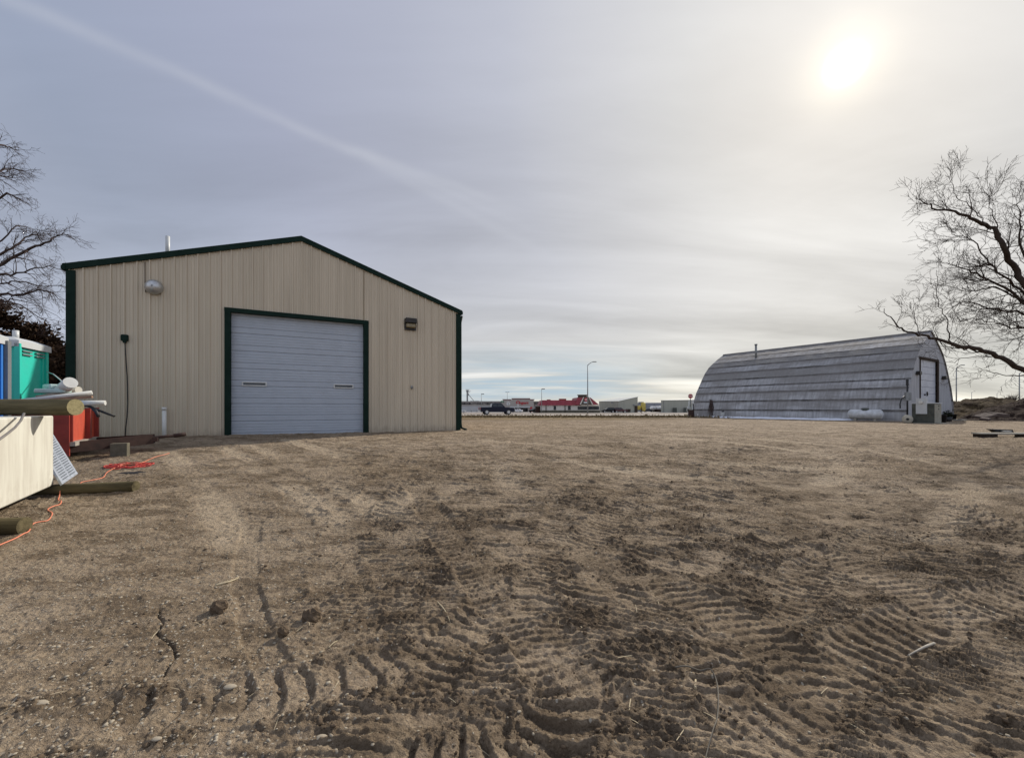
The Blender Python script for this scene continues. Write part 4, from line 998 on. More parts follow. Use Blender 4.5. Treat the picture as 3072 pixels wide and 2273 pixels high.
limbs = [
    (LP([(3240, 1195), (3150, 1140), (3072, 1112), (3010, 1075), (2960, 1056), (2920, 1043), (2880, 1036), (2830, 1022), (2790, 1012), (2755, 1005), (2720, 998), (2695, 980), (2672, 955), (2655, 925)], -1.0), .17, .010, 9),
    (LP([(2965, 1058), (2935, 1052), (2900, 1046), (2870, 1040), (2852, 1030), (2846, 1000), (2838, 960), (2824, 930), (2812, 890), (2810, 850), (2812, 812)], .6), .055, .006, 10),
    (LP([(2760, 1004), (2752, 980), (2745, 950), (2742, 920), (2735, 890)], .4), .022, .005, 10),
    (LP([(3010, 1078), (2960, 1068), (2900, 1073), (2860, 1085), (2825, 1092)], .5), .03, .006, 6),
    (LP([(3140, 1120), (3072, 1124), (3020, 1128), (2980, 1118), (2950, 1108), (2925, 1098)], .6), .035, .006, 9),
    (LP([(3240, 1100), (3160, 980), (3110, 900), (3065, 845), (3040, 795), (3012, 745), (2985, 700), (2960, 675), (2925, 660), (2890, 646), (2850, 632), (2815, 628), (2785, 612), (2762, 598), (2745, 588)], -.8), .20, .006, 26),
    (LP([(2975, 690), (2965, 672), (2945, 655), (2920, 632), (2895, 608), (2872, 592), (2860, 565), (2850, 540), (2838, 525)], .5), .03, .005, 12),
    (LP([(2850, 632), (2832, 605), (2828, 580), (2840, 556), (2856, 540), (2852, 515)], .4), .018, .005, 9),
    (LP([(3005, 735), (2992, 690), (2985, 655), (2968, 620), (2965, 590), (2952, 565)], .5), .035, .005, 12),
    (LP([(2965, 590), (2990, 572), (3005, 545), (3025, 525)], .5), .015, .005, 6),
    (LP([(3120, 940), (3072, 905), (3020, 860), (2960, 838), (2920, 815), (2880, 800), (2850, 792), (2815, 783)], 1.0), .09, .006, 38),
    (LP([(3120, 900), (3060, 868), (3010, 830), (2970, 790), (2940, 745), (2905, 715), (2860, 700), (2835, 665)], .2), .07, .006, 38),
    (LP([(3130, 960), (3072, 940), (3010, 930), (2950, 920), (2900, 905), (2870, 915), (2840, 930)], -1.0), .07, .006, 38),
    (LP([(3130, 980), (3080, 985), (3030, 985), (2980, 965), (2930, 955), (2890, 960)], 1.2), .06, .006, 20),
    (LP([(3170, 900), (3100, 820), (3072, 780), (3062, 700), (3060, 650), (3050, 610)], -1.0), .10, .008, 26),
    (LP([(3170, 900), (3110, 760), (3090, 640), (3085, 570)], .8), .09, .008, 22),
    (LP([(3130, 960), (3060, 900), (2990, 862), (2930, 872), (2880, 868), (2830, 850)], 1.6), .06, .006, 22),
    (LP([(3160, 1000), (3100, 1000), (3060, 1010), (3020, 1022), (2980, 1020)], .6), .05, .006, 16),
    (LP([(3240, 1000), (3200, 850), (3190, 700), (3160, 600)], .5), .12, .01, 14),
]
limbs = [(a_, b_*RT, c_*.8, d_) for a_, b_, c_, d_ in limbs]
make_tree('bare_tree', 'large bare tree with dark spreading branches at the right edge', (bx_.x, T, bz), limbs,
          ([(bx_.x, T, bz-.2), P(3285, 1150, T), P(3250, 1080, T), P(3245, 960, T), P(3215, 860, T)], [.36, .27, .24, .20, .14]), M['bark'], 21, dens=1.05, twig=1.0)
T2 = 15.0
def LQ(ps, dp=0.0): return [P(x, y, T2+dp*k/len(ps)+.2*math.sin(k*1.9)) for k, (x, y) in enumerate(ps)]
tb = P(-330, 1222, T2); tz = gz(tb.x, T2, False)
limbs = [
    (LQ([(-330, 1000), (-180, 880), (-80, 830), (0, 792), (73, 756), (120, 734), (150, 722), (174, 709), (200, 703), (218, 709)], -.5), .09, .005, 28),
    (LQ([(-330, 1050), (-150, 830), (0, 765), (47, 738), (76, 712), (110, 700), (145, 687)], 1), .07, .005, 24),
    (LQ([(-330, 1050), (-150, 900), (0, 826), (36, 825), (90, 810), (145, 799), (192, 810)], -1), .07, .005, 26),
    (LQ([(-330, 1080), (-150, 950), (0, 886), (54, 888), (100, 875), (138, 870), (165, 885), (192, 912)], .6), .07, .005, 26),
    (LQ([(-330, 950), (-150, 700), (-40, 560), (0, 512), (40, 508), (78, 515)], .5), .08, .005, 20),
    (LQ([(-330, 900), (-150, 720), (0, 590), (47, 592), (91, 616)], -.6), .07, .005, 20),
    (LQ([(-330, 850), (-150, 600), (-50, 480), (0, 436), (30, 442), (56, 457)], .8), .08, .005, 18),
    (LQ([(-330, 850), (-150, 640), (-40, 560), (0, 530), (36, 530), (60, 520)], -.2), .06, .005, 16),
    (LQ([(-330, 1000), (-100, 800), (-20, 740), (40, 690), (80, 680), (95, 700)], 1.2), .05, .005, 16),
    (LQ([(-330, 1000), (-100, 850), (0, 850), (60, 845), (130, 858), (190, 855)], .2), .05, .005, 20),
    (LQ([(-330, 1060), (-100, 900), (0, 900), (60, 915), (120, 950), (160, 985)], -.6), .05, .005, 16),
    (LQ([(-330, 1060), (-100, 920), (-10, 905), (50, 900), (110, 915), (190, 960)], .6), .04, .005, 16),
]
make_tree('bare_tree', 'bare tree with fine drooping twigs at the left edge', (tb.x, T2, tz), limbs,
          ([(tb.x, T2, tz-.2), P(-330, 1100, T2), P(-325, 980, T2), P(-320, 850, T2)], [.34, .28, .22, .16]), M['bark2'], 33, droop=.25, dens=1.05, twig=.85, tend=Vector((.35, 0, 0)), min_r=.0045)
# junipers
def juniper(px, pytop, Y, rad, label, seed, n=9000):
    p = P(px, 1222, Y); z0 = gz(p.x, Y, False); h = EYE-(pytop-HZ)/F*Y-z0
    o = thing('juniper_tree', label, 'tree', (p.x, Y, z0), 0, 'dark junipers beside the building')
    mesh_obj('trunk', MB().tube([(0, 0, -.1), (.05, 0, h*.5), (0, 0, h*.95)], [.16, .1, .02], 8), M['bark2'], o)
    rnd = random.Random(seed); b = MB(); nb = 95
    tips = []
    for k in range(nb):
        t = rnd.uniform(.04, .98); a = rnd.uniform(0, 6.28); rr = rad*(1-t**1.6)**.75*rnd.uniform(.6, 1.08)+.15
        c = Vector((math.cos(a)*rr, math.sin(a)*rr, h*t)); tips.append((c, a, rr))
    for k in range(n):
        c, a, rr = tips[rnd.randrange(nb)]; f = rnd.random()**.6
        q_ = Vector((c.x*f, c.y*f, c.z-(1-f)*.45*rr+.12))+Vector((rnd.gauss(0, .20), rnd.gauss(0, .20), rnd.gauss(0, .16)))
        d = (Vector((math.cos(a), math.sin(a), .55))+Vector((rnd.gauss(0, .5), rnd.gauss(0, .5), rnd.gauss(0, .4)))).normalized()
        s_ = d.orthogonal().normalized(); s_.rotate(Matrix.Rotation(rnd.uniform(0, 6.28), 3, d)); L = rnd.uniform(.10, .24); wv = L*.28
        b.add([q_, q_+d*L*.5+s_*wv, q_+d*L, q_+d*L*.5-s_*wv], [(0, 1, 2, 3)])
    mesh_obj('crown', b, M['juniper'], o); return o
juniper(-30, 905, 17.5, 2.0, 'tallest dark juniper behind the blue portable toilet', 3, 12000)
juniper(95, 985, 18.5, 1.7, 'dark juniper rising behind the teal portable toilet', 4, 11000)
juniper(178, 1048, 20.0, 1.5, 'lower dark juniper against the green corner of the tan building', 5, 9000)
juniper(205, 1075, 16.6, .9, 'small dark juniper squeezed beside the corner of the tan building', 6, 6000)

# ------------------------------------------------------------------ dirt mounds and boards at right
def mound(name, label, cx, cy, rx, ry, h, seed, m, rz=0.0, n=90):
    u = np.linspace(-1, 1, n); X, Y = np.meshgrid(u, u, indexing='ij'); r = np.sqrt(X**2+Y**2)
    wx = cx+(X*rx*math.cos(rz)-Y*ry*math.sin(rz)); wy = cy+(X*rx*math.sin(rz)+Y*ry*math.cos(rz))
    pr_ = np.clip(1-r*(1+.12*fbm(wx*.4, wy*.4, 3, seed+5)), 0, 1)
    z = h*ss(0, .95, pr_)*(1+.28*fbm(wx*.45, wy*.45, 4, seed))+(.30*fbm(wx*1.3, wy*1.3, 5, seed+1, .62)+.10*np.abs(fbm(wx*4, wy*4, 3, seed+2)))*ss(0, .2, pr_)
    zz = macro(wx, wy)+z-.06*(pr_ <= 0)
    vs = np.stack([wx, wy, zz], -1).reshape(-1, 3)
    b = MB(); b.v = [tuple(v) for v in vs]; b.f = [(i_*n+j, (i_+1)*n+j, (i_+1)*n+j+1, i_*n+j+1) for i_ in range(n-1) for j in range(n-1)]; b.sm = [True]*len(b.f)
    return tag(mesh_obj(name, b, m), label, 'dirt mound')
def moundmat(name, c0, c1_, g, ga):
    m = bpy.data.materials.new(name); m.use_nodes = True; t = NT(m.node_tree); b = t.n['Principled BSDF']; pos = t.node('ShaderNodeNewGeometry').outputs['Position']
    n1 = t.noise(pos, 1.3, 6, .65); n2 = t.noise(pos, 9, 5, .7)
    c = t.mix(t.ramp(n2, [(.35, 0), (.65, 1)]), c0, c1_); c = t.mix(t.math('MULTIPLY', t.ramp(n1, [(.42, 0), (.58, 1)]), ga), c, g)
    t.l.new(c, b.inputs['Base Color']); b.inputs['Roughness'].default_value = .95; b.inputs['Specular IOR Level'].default_value = .05
    bn = t.node('ShaderNodeBump'); bn.inputs['Distance'].default_value = .15; t.l.new(n2, bn.inputs['Height']); t.l.new(bn.outputs[0], b.inputs['Normal']); return m
mg = moundmat('grassy_soil', (.022, .014, .009), (.055, .038, .024), (.095, .070, .038), .7)
md = moundmat('bare_dark_soil', (.017, .011, .009), (.048, .032, .025), (.075, .050, .038), .3)
mound('dirt_mound', 'long brown dirt mound with dry grass beyond the quonset hut', 49.5, 42.5, 13, 6.5, 1.95, 5, mg, .05, 120)
mound('dirt_mound', 'dark bare soil heap at the right edge before the grassy mound', 45.5, 34.0, 8.5, 4.4, 2.3, 15, md, .1, 110)
# concrete rubble on the heap
for k, (px, py, Y, sx_, sy_, sz_, rz, tl, lab) in enumerate(((2955, 1247, 31.0, 1.15, .8, .16, .1, .22, 'tilted broken concrete slab at the foot of the dark soil heap'),
        (2993, 1244, 31.2, 1.0, .7, .28, -.2, -.1, 'thick broken concrete chunk right of the tilted slab'),
        (2955, 1257, 30.4, .6, .5, .18, .5, .1, 'small concrete chunk under the tilted slab'))):
    p = P(px, py, Y); b = MB().box((0, 0, 0), (sx_, sy_, sz_), bev=.03)
    o = mesh_obj('concrete_rubble', b, M['rubble']); o.location = p; o.rotation_euler = (.15, -tl, rz); tag(o, lab, 'rubble')
# small bush on the mound
p = P(3036, 1200, 42.5)
o = thing('bare_bush', 'small leafless bush on the crest of the dirt mound', 'bush', p); b = MB(); br_r = random.Random(9)
for k in range(46):
    a = br_r.uniform(0, 6.28); l = br_r.uniform(.6, 1.25); el = br_r.uniform(.5, 1.4); d = Vector((math.cos(a)*math.cos(el), math.sin(a)*math.cos(el), math.sin(el)))
    q0_ = Vector((0, 0, -.3)); q1 = q0_+d*l*.5; q2 = q1+(d+Vector((br_r.gauss(0, .3), 0, br_r.gauss(.1, .2)))).normalized()*l*.5
    b.tube([q0_, q1, q2], [.022, .014, .006], 3, cap=False)
    for j in range(3):
        e = q1+(d+Vector((br_r.gauss(0, .6), br_r.gauss(0, .6), br_r.gauss(0, .4)))).normalized()*l*.35; b.tube([q1, e], [.010, .005], 3, cap=False)
mesh_obj('twigs', b, M['bark2'], o)
# boards
def onz(px, py): return G(px, py, 0)
p = G(3010, 1312); 
o = thing('plank_platform', 'long pale plank on low blocks at the right edge of the yard', 'plank', (p.x+.85, p.y, p.z), -.04)
mesh_obj('plank', MB().box((0, 0, .13), (3.4, .30, .05), bev=.008), mat('pale_plank', (.36, .33, .27), .8, 0, .1, 9, .3, 40, stretch=(.2, 1, 1)), o)
for xx in (-1.35, 0, 1.3): mesh_obj('support_block', MB().box((xx, .04, .04), (.55, .24, .13)), M['bark'], o)
p = G(3008, 1303); 
o = thing('steel_trough', 'small black steel frame lying behind the pale plank', 'frame', (p.x, p.y+.1, p.z+.02), -.05)
mesh_obj('channel', MB().add([(-.62, 0, .30), (.48, 0, .25), (.55, 0, .02), (-.28, 0, .0), (-.42, 0, .16), (-.62, .3, .30), (.48, .3, .25), (.55, .3, .02), (-.28, .3, .0), (-.42, .3, .16)],
     [(4, 3, 2, 1, 0), (5, 6, 7, 8, 9), (0, 1, 6, 5), (1, 2, 7, 6), (2, 3, 8, 7), (3, 4, 9, 8), (4, 0, 5, 9)]), M['black'], o)
mesh_obj('block', MB().box((.02, -.12, .10), (.38, .2, .16), bev=.01), M['steelg'], o); o.scale = (.68, .68, .5); o.location.x += .15

# ------------------------------------------------------------------ distant town
def lamp(px, ytop, ybase, Y, arms, label, grp='street lamps beyond the yard', scale=1.0):
    p = P(px, 1222, Y); z0 = float(macro(p.x, Y)); h = EYE-(ytop-HZ)/F*Y-z0; r = .09*scale
    o = thing('street_lamp', label, 'street lamp', (p.x, Y, z0), 0, grp)
    mesh_obj('pole', MB().tube([(0, 0, 0), (0, 0, h*(.94 if arms == 'curved' else 1))], [r*1.3, r*.8], 8), M['steelg'], o)
    if arms == 'curved':
        mesh_obj('arm', MB().tube([(0, 0, h*.93), (.22*scale, 0, h*.955), (.62*scale, 0, h*.985), (1.0*scale, 0, h)], [r*.8, r*.7, r*.6, r*.5], 7), M['steelg'], o)
        mesh_obj('lamp_head', MB().box((1.25*scale, 0, h), (.7*scale, .3, .16), bev=.05), M['steelg'], o)
    elif arms == 'double':
        mesh_obj('lamp_head', MB().box((-.55, 0, h), (.8, .35, .16), bev=.04), M['steelg'], o); mesh_obj('lamp_head', MB().box((.55, 0, h), (.8, .35, .16), bev=.04), M['steelg'], o)
        mesh_obj('arm', MB().box((0, 0, h-.05), (1.2, .1, .1)), M['steelg'], o)
    else:
        mesh_obj('lamp_head', MB().box((.5, 0, h+.05), (1.1, .5, .28), bev=.06), M['steelg'], o)
    return o
lamp(1763, 1085, 1238, 86, 'curved', 'tall street lamp with a curved arm in front of the red roofed restaurant', scale=1.15)
lamp(1444, 1182, 1238, 150, 'box', 'parking lot lamp rising beside the dark pickup truck')
lamp(1522, 1176, 1238, 185, 'double', 'double headed parking lot lamp behind the store entrance')
lamp(1625, 1167, 1238, 132, 'box', 'parking lot lamp at the left end of the red roof')
lamp(2869, 1095, 1200, 82, 'curved', 'thin street lamp rising behind the mound near the quonset hut')
lamp(3058, 1112, 1210, 80, 'curved', 'thin street lamp near the right edge beyond the mound')
lamp(2915, 1173, 1200, 190, 'curved', 'small distant street lamp left of the mound crest')
lamp(2991, 1176, 1200, 200, 'curved', 'small distant street lamp right of the mound crest')
# store
M['store'] = mat('store_wall', (.36, .33, .30), .8, 0, .05, .5); M['storew'] = mat('store_lower_wall', (.44, .44, .43), .8, 0, .05, .5)
M['maroon'] = mat('maroon_coping', (.14, .03, .035), .6); M['redroof'] = mat('red_metal_roof', (.26, .025, .035), .5, 0, .15, .8, stretch=(3, 1, .2))
M['letter'] = mat('dark_lettering', (.02, .018, .018), .6); M['redl'] = mat('red_lettering', (.42, .02, .03), .5)
def zat(py, Y): return EYE-(py-HZ)/F*Y
def xat(px, Y): return (px-CXP)/F*Y
Y = 172.; z0 = float(macro(0, Y)); x0 = xat(1330, Y); x1 = xat(1665, Y); xm = xat(1500, Y)
o = thing('farm_store', 'long grey farm store with a raised entrance and red lettering', 'store', (xm, Y, z0))
zt = zat(1204, Y)-z0; zl = zat(1217, Y)-z0
mesh_obj('wall', MB().box(((x0+x1)/2-xm, 15, zl/2), (x1-x0, 30, zl)), M['storew'], o)
mesh_obj('fascia', MB().box(((x0+x1)/2-xm, 15, (zl+zt)/2), (x1-x0+.2, 30.3, zt-zl)), M['store'], o)
mesh_obj('coping', MB().box(((x0+x1)/2-xm, 15, zt+.06), (x1-x0+.5, 30.6, .18)), M['greyd'], o)
ea = xat(1510, Y)-xm; eb_ = xat(1600, Y)-xm; em = xat(1536, Y)-xm; en = xat(1588, Y)-xm
ent = mesh_obj('entrance_block', MB().box(((ea+eb_)/2, -1.5, (zat(1199, Y)-z0)/2+.9), (eb_-ea, 4, (zat(1199, Y)-z0)-1.8)).box(((em+en)/2, -1.52, (zat(1197, Y)-z0)-.3), (en-em, 4.06, 1.0))
         .box((ea+.35, -1.5, 1), (.7, 3.9, 2)).box((eb_-1.2, -1.5, 1), (2.4, 3.9, 2)).box((em-2, -1.5, 1), (2.2, 3.9, 2)), M['store'], o)
mesh_obj('coping', MB().box(((em+en)/2, -1.5, zat(1196, Y)-z0), (en-em+.4, 4.4, .35)).box(((ea+em)/2-.3, -1.5, zat(1198.6, Y)-z0), (em-ea, 4.3, .3)).box(((eb_+en)/2+.2, -1.5, zat(1198.6, Y)-z0), (eb_-en+.2, 4.3, .3)), M['maroon'], o)
mesh_obj('entrance_recess', MB().box(((em+en)/2, -.4, 1.0), (en-em+.2, .3, 2.0)), M['glass'], o)
mesh_obj('canopy', MB().box(((em+en)/2-.3, -3.6, 2.15), (en-em+1.0, .5, .45)), M['greyp'], o)
mesh_obj('door', MB().box((xat(1592, Y)-xm, -3.6, 1.1), (.9, .15, 2.2)), M['redl'], o)
zz = zat(1210.5, Y)-z0
for px, s in ((1386, 'HOME'), (1402, 'FARM'), (1426, 'CLOTHING'), (1453, 'CATTLE'), (1473, 'SUPPLY'), (1609, 'NUTRITION')):
    text(s, 1.15, M['letter'], o, (xat(px, Y)-xm, -.22, zz), (math.pi/2, 0, 0), 'lettering', .06, .92 if px < 1600 else .7, .03)
text('omgaars', 1.5, M['redl'], o, (xat(1567, Y)-xm, -3.62, zat(1208.2, Y)-z0), (math.pi/2, 0, 0), 'lettering', .06, .95, .04)
bd = mesh_obj('emblem', MB().tube([(xat(1553.5, Y)-xm, -3.5, zat(1207, Y)-z0), (xat(1553.5, Y)-xm, -3.66, zat(1207, Y)-z0)], .78, 22), M['redl'], o)
text('B', 1.3, M['store'], bd, (xat(1553.5, Y)-xm, -3.70, zat(1207, Y)-z0), (math.pi/2, 0, 0), 'lettering', .04, 1, .03)
# restaurant
Y = 136.; z0 = float(macro(0, Y)); xm = xat(1700, Y)
def R_x(px): return xat(px, Y)-xm
def R_z(py): return zat(py, Y)-z0
o = thing('restaurant', 'low white restaurant with a red mansard roof and a sign gable', 'restaurant', (xm, Y, z0))
M['cream'] = mat('cream_wall', (.66, .62, .55), .8); M['stoneb'] = mat('stone_base', (.13, .12, .09), .9, 0, .2, 2)
a, c = R_x(1622), R_x(1799); e = R_z(1215)
mesh_obj('wall', MB().box(((a+c)/2, 6, e/2), (c-a, 12, e)), M['cream'], o)
mesh_obj('base_course', MB().box(((a+c)/2, 6, .45), (c-a+.15, 12.15, .9)), M['stoneb'], o)
def mans(xa, xb, zb_, zt_, y0, y1, ins, inl=None, inr=None):
    inl = ins if inl is None else inl; inr = ins if inr is None else inr
    return MB().add([(xa, y0, zb_), (xb, y0, zb_), (xb, y1, zb_), (xa, y1, zb_), (xa+inl, y0+ins, zt_), (xb-inr, y0+ins, zt_), (xb-inr, y1-ins, zt_), (xa+inl, y1-ins, zt_)],
        [(0, 1, 5, 4), (1, 2, 6, 5), (2, 3, 7, 6), (3, 0, 4, 7), (4, 5, 6, 7), (3, 2, 1, 0)])
mesh_obj('roof', mans(R_x(1617), R_x(1742), R_z(1215.5), R_z(1200), -.6, 12.6, 1.0, .9, .2), M['redroof'], o)
mesh_obj('roof', mans(R_x(1724), R_x(1796), R_z(1214), R_z(1192), -.9, 12.9, 1.5, 1.0, 2.6), M['redroof'], o)
mesh_obj('roof_unit', MB().box((R_x(1650), 5, R_z(1199.5)), (1.2, 2, .5)), M['redd'], o); mesh_obj('roof_unit', MB().box((R_x(1693), 5, R_z(1199)), (2.2, 3, .9)), M['redd'], o)
mesh_obj('cupola', MB().box((R_x(1752), 3.2, R_z(1190)), (2.8, 3, R_z(1183)-R_z(1197)), taper=.9).box((R_x(1752), 3.2, R_z(1183.8)), (3.1, 3.2, .2)), mat('brown_cladding', (.10, .08, .065), .8), o)
gb = MB().prism([(R_x(1738), R_z(1213)), (R_x(1776), R_z(1213)), (R_x(1763), R_z(1190)), (R_x(1750), R_z(1190))], -1.4, -.6)
gob = mesh_obj('sign_gable', gb, mat('gable_face', (.115, .10, .085), .8), o)
b = MB().slab([(R_x(1737), -1.45, R_z(1213)), (R_x(1740.5), -1.45, R_z(1213)), (R_x(1749.5), -1.45, R_z(1192)), (R_x(1747.5), -1.45, R_z(1191))], .1)
b.slab([(R_x(1773.5), -1.45, R_z(1213)), (R_x(1777), -1.45, R_z(1213)), (R_x(1766.5), -1.45, R_z(1193)), (R_x(1764), -1.45, R_z(1193))], .1)
mesh_obj('gable_trim', b, M['cream'], gob)
em_ = mesh_obj('emblem', MB().tube([(R_x(1756), -1.42, R_z(1198.5)), (R_x(1756), -1.52, R_z(1198.5))], .62, 18), M['signred'], gob)
mesh_obj('emblem_mark', MB().box((R_x(1756), -1.56, R_z(1198.5)), (.75, .06, .22), bev=.02), M['signwhite'], em_)
mesh_obj('lower_sign', MB().box((R_x(1755.5), -1.5, R_z(1207)), (1.5, .1, .55), bev=.03), M['greyp'], gob)
mesh_obj('window_band', MB().box(((R_x(1733)+R_x(1797))/2, -.06, (R_z(1219)+R_z(1228))/2), (R_x(1797)-R_x(1733), .2, R_z(1219)-R_z(1228))), M['glass'], o)
for xa, xb in ((1661, 1668), (1704, 1712)): mesh_obj('window', MB().box(((R_x(xa)+R_x(xb))/2, -.06, (R_z(1217)+R_z(1229))/2), (R_x(xb)-R_x(xa), .15, R_z(1217)-R_z(1229))), M['glass'], o)
for px in (1638, 1695): mesh_obj('wall_post', MB().box((R_x(px), -.08, e/2), (.22, .2, e)), M['bark'], o)
mesh_obj('side_shed', MB().box((R_x(1615), 4, 1.1), (1.3, 5, 2.2)), mat('brown_shed', (.05, .028, .022), .8), o)
# mono-slope grey building
def shed(name, label, corners, zt_, Y0, m, roofm, extra=None):
    """corners: (px, Y); tops in picture height at that corner."""
    pts = [Vector((xat(px, Yc), Yc, 0)) for px, Yc in corners]; c0_ = pts[0]; z0 = float(macro(c0_.x, c0_.y))-.1
    o = thing(name, label, 'building', (c0_.x, c0_.y, z0))
    lo = [p-Vector((c0_.x, c0_.y, 0)) for p in pts]; hi = [p+Vector((0, 0, zat(t, Yc)-z0)) for p, t, (px, Yc) in zip(lo, zt_, corners)]
    n = len(lo); b = MB().add(lo+hi, [(k, (k+1) % n, n+(k+1) % n, n+k) for k in range(n)]); mesh_obj('wall', b, m, o)
    cm = sum(hi, Vector())/n; r = [p+(p-cm).normalized()*.25*Vector((1, 1, 0)).length/1.4 for p in hi]
    mesh_obj('roof', MB().add([p+Vector((0, 0, .10)) for p in r]+[p for p in r], [tuple(range(n)), tuple(range(2*n-1, n-1, -1))]+[(k, k+n, (k+1) % n+n, (k+1) % n) for k in range(n)]), roofm, o)
    return o, z0
M['gwall'] = mat('grey_green_siding', (.32, .32, .265), .7, 0, .05, .5, stretch=(3, 3, .2)); M['groof'] = mat('pale_roof_steel', (.46, .47, .45), .5, .1, .05, .5)
o, z0 = shed('steel_warehouse', 'grey steel warehouse with a roof rising to the right', [(1797, 160), (1856, 146), (1913, 150), (1855, 190)], [1204, 1203.5, 1190.5, 1194], 150, M['gwall'], M['groof'])
c_ = Vector((xat(1797, 160), 160))
for px, py in ((1842, 1210), (1828, 1207.5), (1902, 1215)):
    q_ = Vector((xat(px, 153 if px < 1860 else 148.8), (151 if px < 1850 else 148.8), 0)); mesh_obj('wall_vent', MB().box((q_.x-c_.x, q_.y-c_.y-1.9 if px < 1850 else q_.y-c_.y, zat(py, 150)-z0), (.5, .3, .5)), M['greyd'], o)
mesh_obj('door', MB().box((xat(1908.5, 149.2)-c_.x, 149.2-c_.y, 1.35), (.9, .5, 2.6)), M['bark'], o)
o, z0 = shed('steel_warehouse', 'green grey warehouse behind the far corner of the quonset hut', [(1983, 150), (2110, 152), (2110, 190), (2010, 190)], [1201, 1199, 1197, 1198.5], 150, M['gwall'], M['groof'])
b = MB(); 
for k in range(3): b.box((5+4.2*k, -.1, 1.0), (1.4+.5*k, .3, 1.8))
mesh_obj('wall_opening', b, M['cab'], o)
mesh_obj('corner_strip', MB().box((1.0, -.06, 2.2), (.1, .12, 4.2)), M['greyd'], o)
M['bwall'] = mat('blue_grey_siding', (.26, .27, .31), .7)
o, z0 = shed('storage_building', 'blue grey building between the two warehouses', [(1900, 205), (2000, 205), (2000, 235), (1900, 235)], [1208.5, 1208, 1207, 1207], 205, M['bwall'], M['groof'])
mesh_obj('roof_box', MB().box((xat(1925, 205)-xat(1900, 205), .8, zat(1208, 205)-z0), (2.0, 3, .9)), M['greyd'], o)
b = MB()
for px in (1937, 1963): b.box((xat(px, 205)-xat(1900, 205), -.06, 2.0), (.25, .15, 4))
mesh_obj('wall_seam', b, M['greyd'], o)
# yellow machinery and white tanks
M['yellow'] = mat('yellow_paint', (.55, .44, .10), .5, 0, .1, 1)
def base(px, Y): return Vector((xat(px, Y), Y, float(macro(xat(px, Y), Y))))
p = base(1917, 158); o = thing('yellow_hopper', 'small yellow hopper beside the warehouse door', 'hopper', p)
mesh_obj('hopper_body', MB().lathe([(0, .9), (.4, .9), (.7, 1.4), (.75, 2.3), (.55, 2.6), (0, 2.65)], n=14), M['yellow'], o)
for sx_ in (-.45, .45):
    for sy_ in (-.4, .4): mesh_obj('leg', MB().tube([(sx_, sy_, 0), (sx_*.8, sy_*.8, 1.3)], .06, 6), M['steelg'], o)
p = base(1929.5, 158); o = thing('yellow_silo', 'tall yellow silo tank between the two warehouses', 'silo', p)
mesh_obj('silo_body', MB().lathe([(0, .5), (.6, .5), (.95, 1.2), (.85, 3.6), (.6, 3.9), (0, 4.0)], n=16), M['yellow'], o)
mesh_obj('auger', MB().tube([(-1.1, -.6, .1), (-.3, -.3, 3.4)], .12, 8), M['rust'], o)
p = base(1976.5, 180)
for px, L in ((1957, .9), (1964, .9), (1976, 2.0)):
    p = base(px, 176); o = thing('white_tank', {1957: 'leftmost small white tank before the blue grey building', 1964: 'middle small white tank before the blue grey building', 1976: 'long bright white tank beside the green grey warehouse'}[px], 'tank', p, 0, 'white tanks in the far yard')
    pf = [(.75*math.sin(a), -L*.8-.3*math.cos(a)) for a in np.linspace(0, math.pi/2, 6)]+[(.75*math.cos(a), L*.8+.3*math.sin(a)) for a in np.linspace(0, math.pi/2, 6)]
    mesh_obj('tank_shell', MB().lathe(pf, (0, 0, 1.75), 16, Rx), mat('bright_white_paint', (.85, .85, .85), .4), o); mesh_obj('stand', MB().box((0, 0, .5), (L*1.6, .9, 1.0)), M['rust'], o)
# grain elevator leg
Y = 250.; p = base(1402, Y); o = thing('elevator_tower', 'dark grain elevator tower with a sloping chute on the skyline', 'grain elevator', p)
zt = zat(1170, Y)-p.z; zb_ = zat(1204, Y)-p.z
b = MB().box((0, 0, zt/2), (.9, .9, zt)).box((.1, 0, zt-.5), (1.5, 1.3, 1.3)).box((.25, 0, zt*.80), (1.3, 1.1, 1.2)); mesh_obj('leg_tower', b, M['steelg'], o)
mesh_obj('platform', MB().tube([(-1.0, 0, zt+.6), (1.3, 0, zt+.6)], .06, 5).tube([(-1.0, 0, zt+.6), (-1.0, 0, zt-.6)], .05, 5).tube([(1.3, 0, zt+.6), (1.3, 0, zt-.6)], .05, 5), M['steelg'], o)
mesh_obj('chute', MB().tube([(.7, 0, zt-2.6), (4.5, 0, zb_-.3)], .2, 6).tube([(.7, 0, zt-1.6), (2.0, 0, zt-.5)], .1, 5), M['steelg'], o)
mesh_obj('bin_top', MB().box((2.6, 0, zb_-.2), (1.5, 1.5, 1.3)).box((5.9, 0, zb_-.15), (2.6, 2, 1.2)).box((2.6, 0, zb_/2-.5), (1.2, 1.2, zb_-1)), M['greyp'], o)

